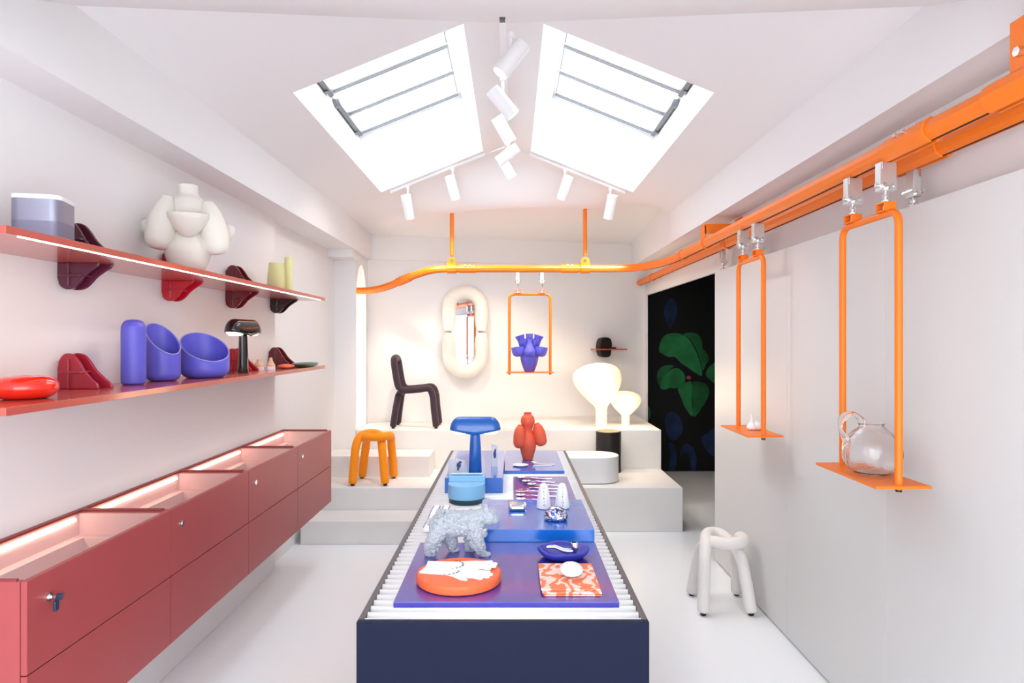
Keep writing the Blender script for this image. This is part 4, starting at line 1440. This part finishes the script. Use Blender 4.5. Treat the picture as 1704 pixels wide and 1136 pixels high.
# ------------------------------------------------------------------ swings
def swing(label, loc, top, rotz, hx=.20, pw=.10, tubeup=0):
    """frame in the local X-Z plane; shelf plate centred at the origin"""
    t = thing('hanging_shelf', label, 'shelf', loc, rotz, 'orange swings hanging from the rail')
    bm = NB()
    z1 = top - loc[2]
    fr = fillet([(-hx, 0, -.018), (-hx, 0, z1), (hx, 0, z1), (hx, 0, -.018)], .055, 8)
    tube(bm, fr, .0135, 20)
    obj('frame', bm, 'orange', t, ang=50)
    bm = NB()
    box(bm, -hx - .03, hx + .03, -pw, pw, -.010, 0); obj('shelf_plate', bm, 'orange', t, smooth=False, bevel=.001)
    for s in (-1, 1):
        bm = NB(); cyl(bm, (s * hx, 0, -.026), (s * hx, 0, -.018), .011, 16); obj('end_plug', bm, 'foot', t)
        # mounting block (small box open on two sides)
        bm = NB()
        bx = s * .118; zb = z1 + .008
        box(bm, bx - .030, bx + .030, -.022, .022, zb, zb + .005); box(bm, bx - .030, bx + .030, -.022, .022, zb + .030, zb + .035)
        box(bm, bx - .030, bx - .025, -.022, .022, zb + .005, zb + .030); box(bm, bx + .025, bx + .030, -.022, .022, zb + .005, zb + .030)
        blk = obj('mounting_block', bm, 'orange', t, smooth=False, bevel=.001)
        bm = NB(); cyl(bm, (bx, 0, zb + .008), (bx, 0, zb + .03), .010, 6); obj('nut', bm, 'chrome', blk, ang=20)
        hb = ZRL - loc[2] - .037
        bm = NB(); box(bm, bx - .017, bx + .017, -.031, .031, hb - .108, hb - .002)
        tr = obj('trolley', bm, 'steel', t, smooth=False, bevel=.002)
        for yy in (-.019, 0, .019):
            bm = NB(); cyl(bm, (bx - .030, yy, hb - .096 + (.008 if yy else 0)), (bx + .024, yy, hb - .096 + (.008 if yy else 0)), .0085, 10)
            obj('nut', bm, 'chrome', tr, ang=30)
        bm = NB(); cyl(bm, (bx, -.039, hb - .086), (bx, .039, hb - .086), .008, 10); obj('cross_bolt', bm, 'chrome', tr, ang=30)
        bm = NB(); cyl(bm, (bx - .02, .025, hb - .03), (bx - .02, .025, hb - .002), .005, 10); obj('side_bolt', bm, 'chrome', tr, ang=30)
        bm = NB(); cyl(bm, (bx, 0, zb + .035), (bx, 0, hb - .10), .0065, 12); cyl(bm, (bx, 0, hb - .130), (bx, 0, hb - .120), .014, 12)
        cyl(bm, (bx, 0, zb + .0351), (bx, 0, zb + .043), .016, 6)
        obj('threaded_bolt', bm, 'chrome', tr, ang=30)
    return t
swing('orange swing shelf nearest the viewer, holding the glass jug', (1.395, 2.56, 1.160), 2.150, pi / 2)
swing('orange swing shelf in the middle by the panel, holding the tiny white vase', (1.395, 3.83, 1.155), 2.150, pi / 2)
swing('orange swing shelf at the back of the room, holding the purple-blue vase', (.174, 6.40, 1.372), 2.130, 0)

# purple-blue vase on the back swing
t = thing('sculptural_vase', 'purple-blue vase with several cup-shaped vessels on the back swing shelf', 'vase', (.170, 6.40, 1.3725), 0)
vase_part('body', [(.045, 0), (.052, .012), (.074, .07), (.088, .13), (.086, .17), (.06, .22), (.045, .27), (.036, .31), (.034, .345), (.036, .372)], 'periwinkle', t)
vase_part('side_vessel', [(.001, 0), (.03, .004), (.052, .022), (.057, .05), (.042, .09), (.026, .13), (.022, .17), (.026, .185)], 'periwinkle', t, loc=(0, -.080, .150))
for s in (-1, 1):
    vase_part('side_vessel', [(.001, 0), (.03, .003), (.056, .02), (.066, .055), (.069, .098)], 'periwinkle', t, loc=(s * .098, -.03, .148), rot=(0, s * .14, 0))
    vase_part('side_vessel', [(.001, 0), (.026, .004), (.034, .03), (.036, .07), (.048, .115)], 'periwinkle', t, loc=(s * .062, .035, .245), rot=(0, s * .30, 0))
    vase_part('side_vessel', [(.001, 0), (.022, .01), (.03, .04), (.028, .08)], 'periwinkle', t, loc=(s * .035, -.035, .24), rot=(.2, s * .3, 0))

# tiny white vase
t = thing('tiny_vase', 'tiny white double vase with one long neck on the middle swing', 'vase', (1.415, 3.83, 1.1555), 0)
vase_part('body', [(.018, 0), (.026, .006), (.028, .018), (.018, .036), (.009, .048), (.007, .08), (.008, .1)], 'white', t, loc=(-.012, 0, 0), wall=.002)
vase_part('side_body', [(.016, 0), (.026, .008), (.028, .024), (.02, .040), (.008, .048), (.007, .054)], 'white', t, loc=(.022, .004, 0), wall=.002)

# glass jug
t = thing('glass_jug', 'large clear rippled glass jug with a looped handle on the nearest swing', 'jug', (1.400, 2.545, 1.1605), 0)
outer_ = vessel([(.03, 0), (.062, .004), (.094, .032), (.106, .074), (.100, .118), (.076, .155), (.050, .178), (.042, .190), (.048, .198)], 6)
inner_ = [(max(r - .004, .001), z) for r, z in outer_[::-1] if z > .010]
bm = NB(); lathe(bm, [(0, 0)] + outer_ + inner_ + [(0, .009)], 96, close=False)
for v in bm.verts:
    a_ = math.atan2(v.co.y, v.co.x); rr_ = math.hypot(v.co.x, v.co.y)
    if rr_ > .02:
        k_ = 1 + (.010 * sin(9 * a_ + 22 * v.co.z) + .007 * sin(17 * a_ - 60 * v.co.z)) * min(1, v.co.z / .05)
        v.co.x *= k_; v.co.y *= k_
obj('body', bm, 'rglass', t, ang=60)
bm = NB()
hp = smooth_path([(-.038, 0, .184), (-.046, -.0, .214), (-.080, 0, .236), (-.115, 0, .215), (-.122, 0, .175), (-.098, 0, .128)], 8)
tube(bm, hp, [.011 + .003 * sin(i * .35) for i in range(len(hp))], 16, cap='round'); obj('handle', bm, 'glass', t, ang=60)

# ------------------------------------------------------------------ spotlights
def spotlight(label, pivot, aim, up, L=.20, r=.040, power=0, group='white cylinder spotlights', ang=50, col=(1, .86, .70)):
    """cylinder head whose middle is at pivot, pointing along aim; stem up to the track"""
    t = thing('spotlight', label, 'spotlight', pivot, 0, group)
    a = Vector(aim).normalized()
    bm = NB(); p = -a * L / 2; q_ = a * L / 2
    mt = Matrix.Translation(p) @ a.to_track_quat('Z', 'Y').to_matrix().to_4x4()
    lathe(bm, [(0, 0), (r, 0), (r, L), (r - .004, L), (r - .006, L - .018), (0, L - .018)], 32, mt)
    hd = obj('head', bm, 'white', t, ang=40)
    bm = NB(); lathe(bm, [(0, L - .017), (r - .012, L - .017), (r - .012, L - .014), (0, L - .014)], 24, mt)
    obj('lens', bm, 'spotdisc', hd)
    bm = NB(); cyl(bm, (0, 0, 0), (0, 0, up), .008, 12); cyl(bm, (0, 0, up - .03), (0, 0, up), .016, 16)
    obj('stem', bm, 'white', t)
    if power:
        P_ = Vector(pivot) + a * (L / 2 + .01)
        spot('spot_beam', P_, P_ + a, power, ang, col)
ZT = 3.185
tk = thing('light_track', 'white lighting track hanging below the ridge between the skylights', 'light track', (-.045, 3.06, ZT), 0)
bm = NB(); box(bm, -.016, .016, 0, 2.62, 0, .022); obj('track_bar', bm, 'white', tk, smooth=False)
bm = NB(); box(bm, -.013, .013, -.03, 0, -.02, .03); obj('end_cap', bm, 'dkmetal', tk, smooth=False)
bm = NB(); box(bm, -.03, .03, -.02, .04, .03, .034); obj('ceiling_plate', bm, 'white', tk, smooth=False)
for y in (1.0, 2.4):
    bm = NB(); cyl(bm, (0, y, .02), (0, y, RZ - ZT), .004, 8); obj('suspension_wire', bm, 'white', tk)
for k, (y, z, aim, lab) in enumerate([
        (3.20, 3.055, (-.58, -.1, -.80), 'largest white cylinder spotlight, at the near end of the ridge track'),
        (3.72, 3.030, (.62, .1, -.72), 'white cylinder spotlight second from the near end of the ridge track'),
        (4.32, 3.070, (.50, .25, -.80), 'white cylinder spotlight in the middle of the ridge track'),
        (4.95, 3.085, (-.75, .1, -.55), 'white cylinder spotlight second from the far end of the ridge track'),
        (5.50, 3.130, (.45, .2, -.75), 'white cylinder spotlight at the far end of the ridge track')]):
    x = (-.005, -.052, -.055, -.03, -.045)[k]
    spotlight(lab, (x, y, z - .0), aim, ZT - z, L=.185, r=.042, power=(16, 16, 14, 16, 16)[k], ang=60)
for n_, xs, labs in ((1, (-.943, -.537), ('white cylinder spotlight on the left side track, outer one of two', 'white cylinder spotlight on the left side track, inner one of two')),
                     (2, (.890, .478), ('white cylinder spotlight on the right side track, outer one of two', 'white cylinder spotlight on the right side track, inner one of two'))):
    sg = -1 if n_ == 1 else 1
    xa_, xb_ = (-1.10, -.24) if n_ == 1 else (.16, 1.02)
    bm = NB()
    vs = []
    for x in (xa_, xb_):
        for y in (5.90, 5.935):
            for h in (-.026, -.001): vs.append(bm.verts.new((x, y, zc(x) + h)))
    for f in ((0, 1, 3, 2), (4, 6, 7, 5), (0, 4, 5, 1), (2, 3, 7, 6), (0, 2, 6, 4), (1, 5, 7, 3)):
        bm.faces.new([vs[i] for i in f])
    tag(obj('light_track', bm, 'white', None, smooth=False), 'short white light track on the %s slope beyond the skylight' % ('left' if n_ == 1 else 'right'), 'light track')
    for x, lb, ai in zip(xs, labs, (((.1, .45, -.9), (.22, .45, -.85)) if n_ == 1 else ((-.12, .45, -.9), (-.28, .45, -.85)))):
        zz = 2.885 if abs(x) > .7 else 3.06
        spotlight(lb, (x, 5.918, zz), ai, zc(x) - .02 - zz, L=.215, r=.046, power=48, ang=75, col=(1, .80, .58))

# ------------------------------------------------------------------ dark mural beyond the opening
t = thing('plant_mural', 'dark wall print of large green leaves seen through the opening on the right', 'mural', (1.66, 8.395, 0))
bm = NB(); box(bm, 0.01, 1.62, -.004, .0, 0.002, 2.88)
obj('print', bm, 'black', t, smooth=False)
def leaf(cx, cz, w, h, rot, m, d, name='leaf_print', notch=.15):
    pts = []
    for k in range(36):
        a = 2 * pi * k / 36
        rr = 1 - notch * math.exp(-((a - pi / 2) % (2 * pi)) ** 2 * 8) - notch * math.exp(-((pi / 2 - a) % (2 * pi)) ** 2 * 8)
        x = w * cos(a) * rr * (1 - .18 * sin(a)); z = h * sin(a) * rr
        pts.append((cx + x * cos(rot) - z * sin(rot), cz + x * sin(rot) + z * cos(rot)))
    bm = NB(); prism(bm, pts, -.004 - d, -.004 - d + .001, 'y')
    lf = obj(name, bm, m, t, smooth=False)
    if m == 'leaf' and w > .08:
        bm = NB()
        q0 = [(-.004, -h * .8), (.004, -h * .8), (.007, h * .75), (-.007, h * .75)]
        prism(bm, [(cx + a * cos(rot) - b * sin(rot), cz + a * sin(rot) + b * cos(rot)) for a, b in q0], -.0045 - d, -.004 - d, 'y')
        obj('rib_print', bm, 'rib', lf, smooth=False)
def at(px, py): return ((px - 852) / 1088.7 * 8.39 - 1.66, EYE + (566 - py) / 1088.7 * 8.39)
M['leaf_b'] = mat('printed_deep_green_leaf', '#1b7a41', .6, mottle=.65, mscale=4)
LV = [
 ('leaf_b', .0010, [(250,345),(290,335),(330,345),(350,380),(355,420),(380,450),(388,480),(370,510),(355,540),(340,480),(315,415),(285,368)]),
 ('leaf', .0020, [(120,435),(125,390),(150,350),(190,338),(235,342),(280,370),(310,420),(335,480),(350,540),(348,568),(320,555),(270,520),(240,500),(220,480),(200,465),(170,465),(140,450)]),
 ('leaf_b', .0010, [(112,600),(108,560),(125,525),(160,510),(200,515),(165,545),(137,590),(125,620)]),
 ('leaf', .0020, [(125,632),(135,590),(165,548),(210,525),(245,545),(260,575),(255,605),(235,625),(205,635),(180,632),(150,642)]),
 ('leaf', .0030, [(220,640),(240,615),(275,600),(296,607),(296,700),(300,785),(260,740),(240,690)]),
 ('leaf_b', .0025, [(299,607),(330,600),(370,610),(390,650),(375,700),(350,740),(330,770),(304,785),(300,700)]),
 ('leaf', .0015, [(372,565),(385,525),(430,495),(440,560),(430,610),(400,595)]),
 ('leaf_b', .0010, [(40,720),(65,735),(75,770),(62,812),(40,820)]),
 ('leaf2', .0010, [(150,800),(190,760),(235,800),(245,870),(205,915),(170,900)]),
 ('leaf2', .0010, [(170,930),(205,945),(215,1000),(205,1080),(175,1080),(180,1000)]),
 ('leaf2', .0015, [(235,1000),(240,955),(270,935),(305,960),(322,1020),(312,1085),(292,1085),(288,1020),(268,985)]),
 ('leaf2', .0012, [(345,905),(380,880),(430,850),(430,990),(385,985)]),
 ('leaf2', .0008, [(150,190),(185,150),(215,185),(212,250),(180,310),(150,260)]),
]
for m, d, pts in LV:
    W3 = []
    for x_, y_ in pts:
        a_, b_ = at(1060 + .3084 * x_, 450 + .3084 * y_)
        W3.append((min(max(a_, .012), 1.6), 0, b_))
    sp = smooth_path(W3, 4, closed=True)
    bm = NB(); prism(bm, [(max(p.x, .012), max(p.z, .01)) for p in sp], -.004 - d, -.004 - d + .0006, 'y')
    obj('leaf_print', bm, m, t, smooth=False)
bm = NB(); x, z = at(1146, 628); ball(bm, (x, -.006, z), (.03, .002, .025), 12); obj('bud_print', bm, 'pink', t)

# small warm lamp inside the arched niche
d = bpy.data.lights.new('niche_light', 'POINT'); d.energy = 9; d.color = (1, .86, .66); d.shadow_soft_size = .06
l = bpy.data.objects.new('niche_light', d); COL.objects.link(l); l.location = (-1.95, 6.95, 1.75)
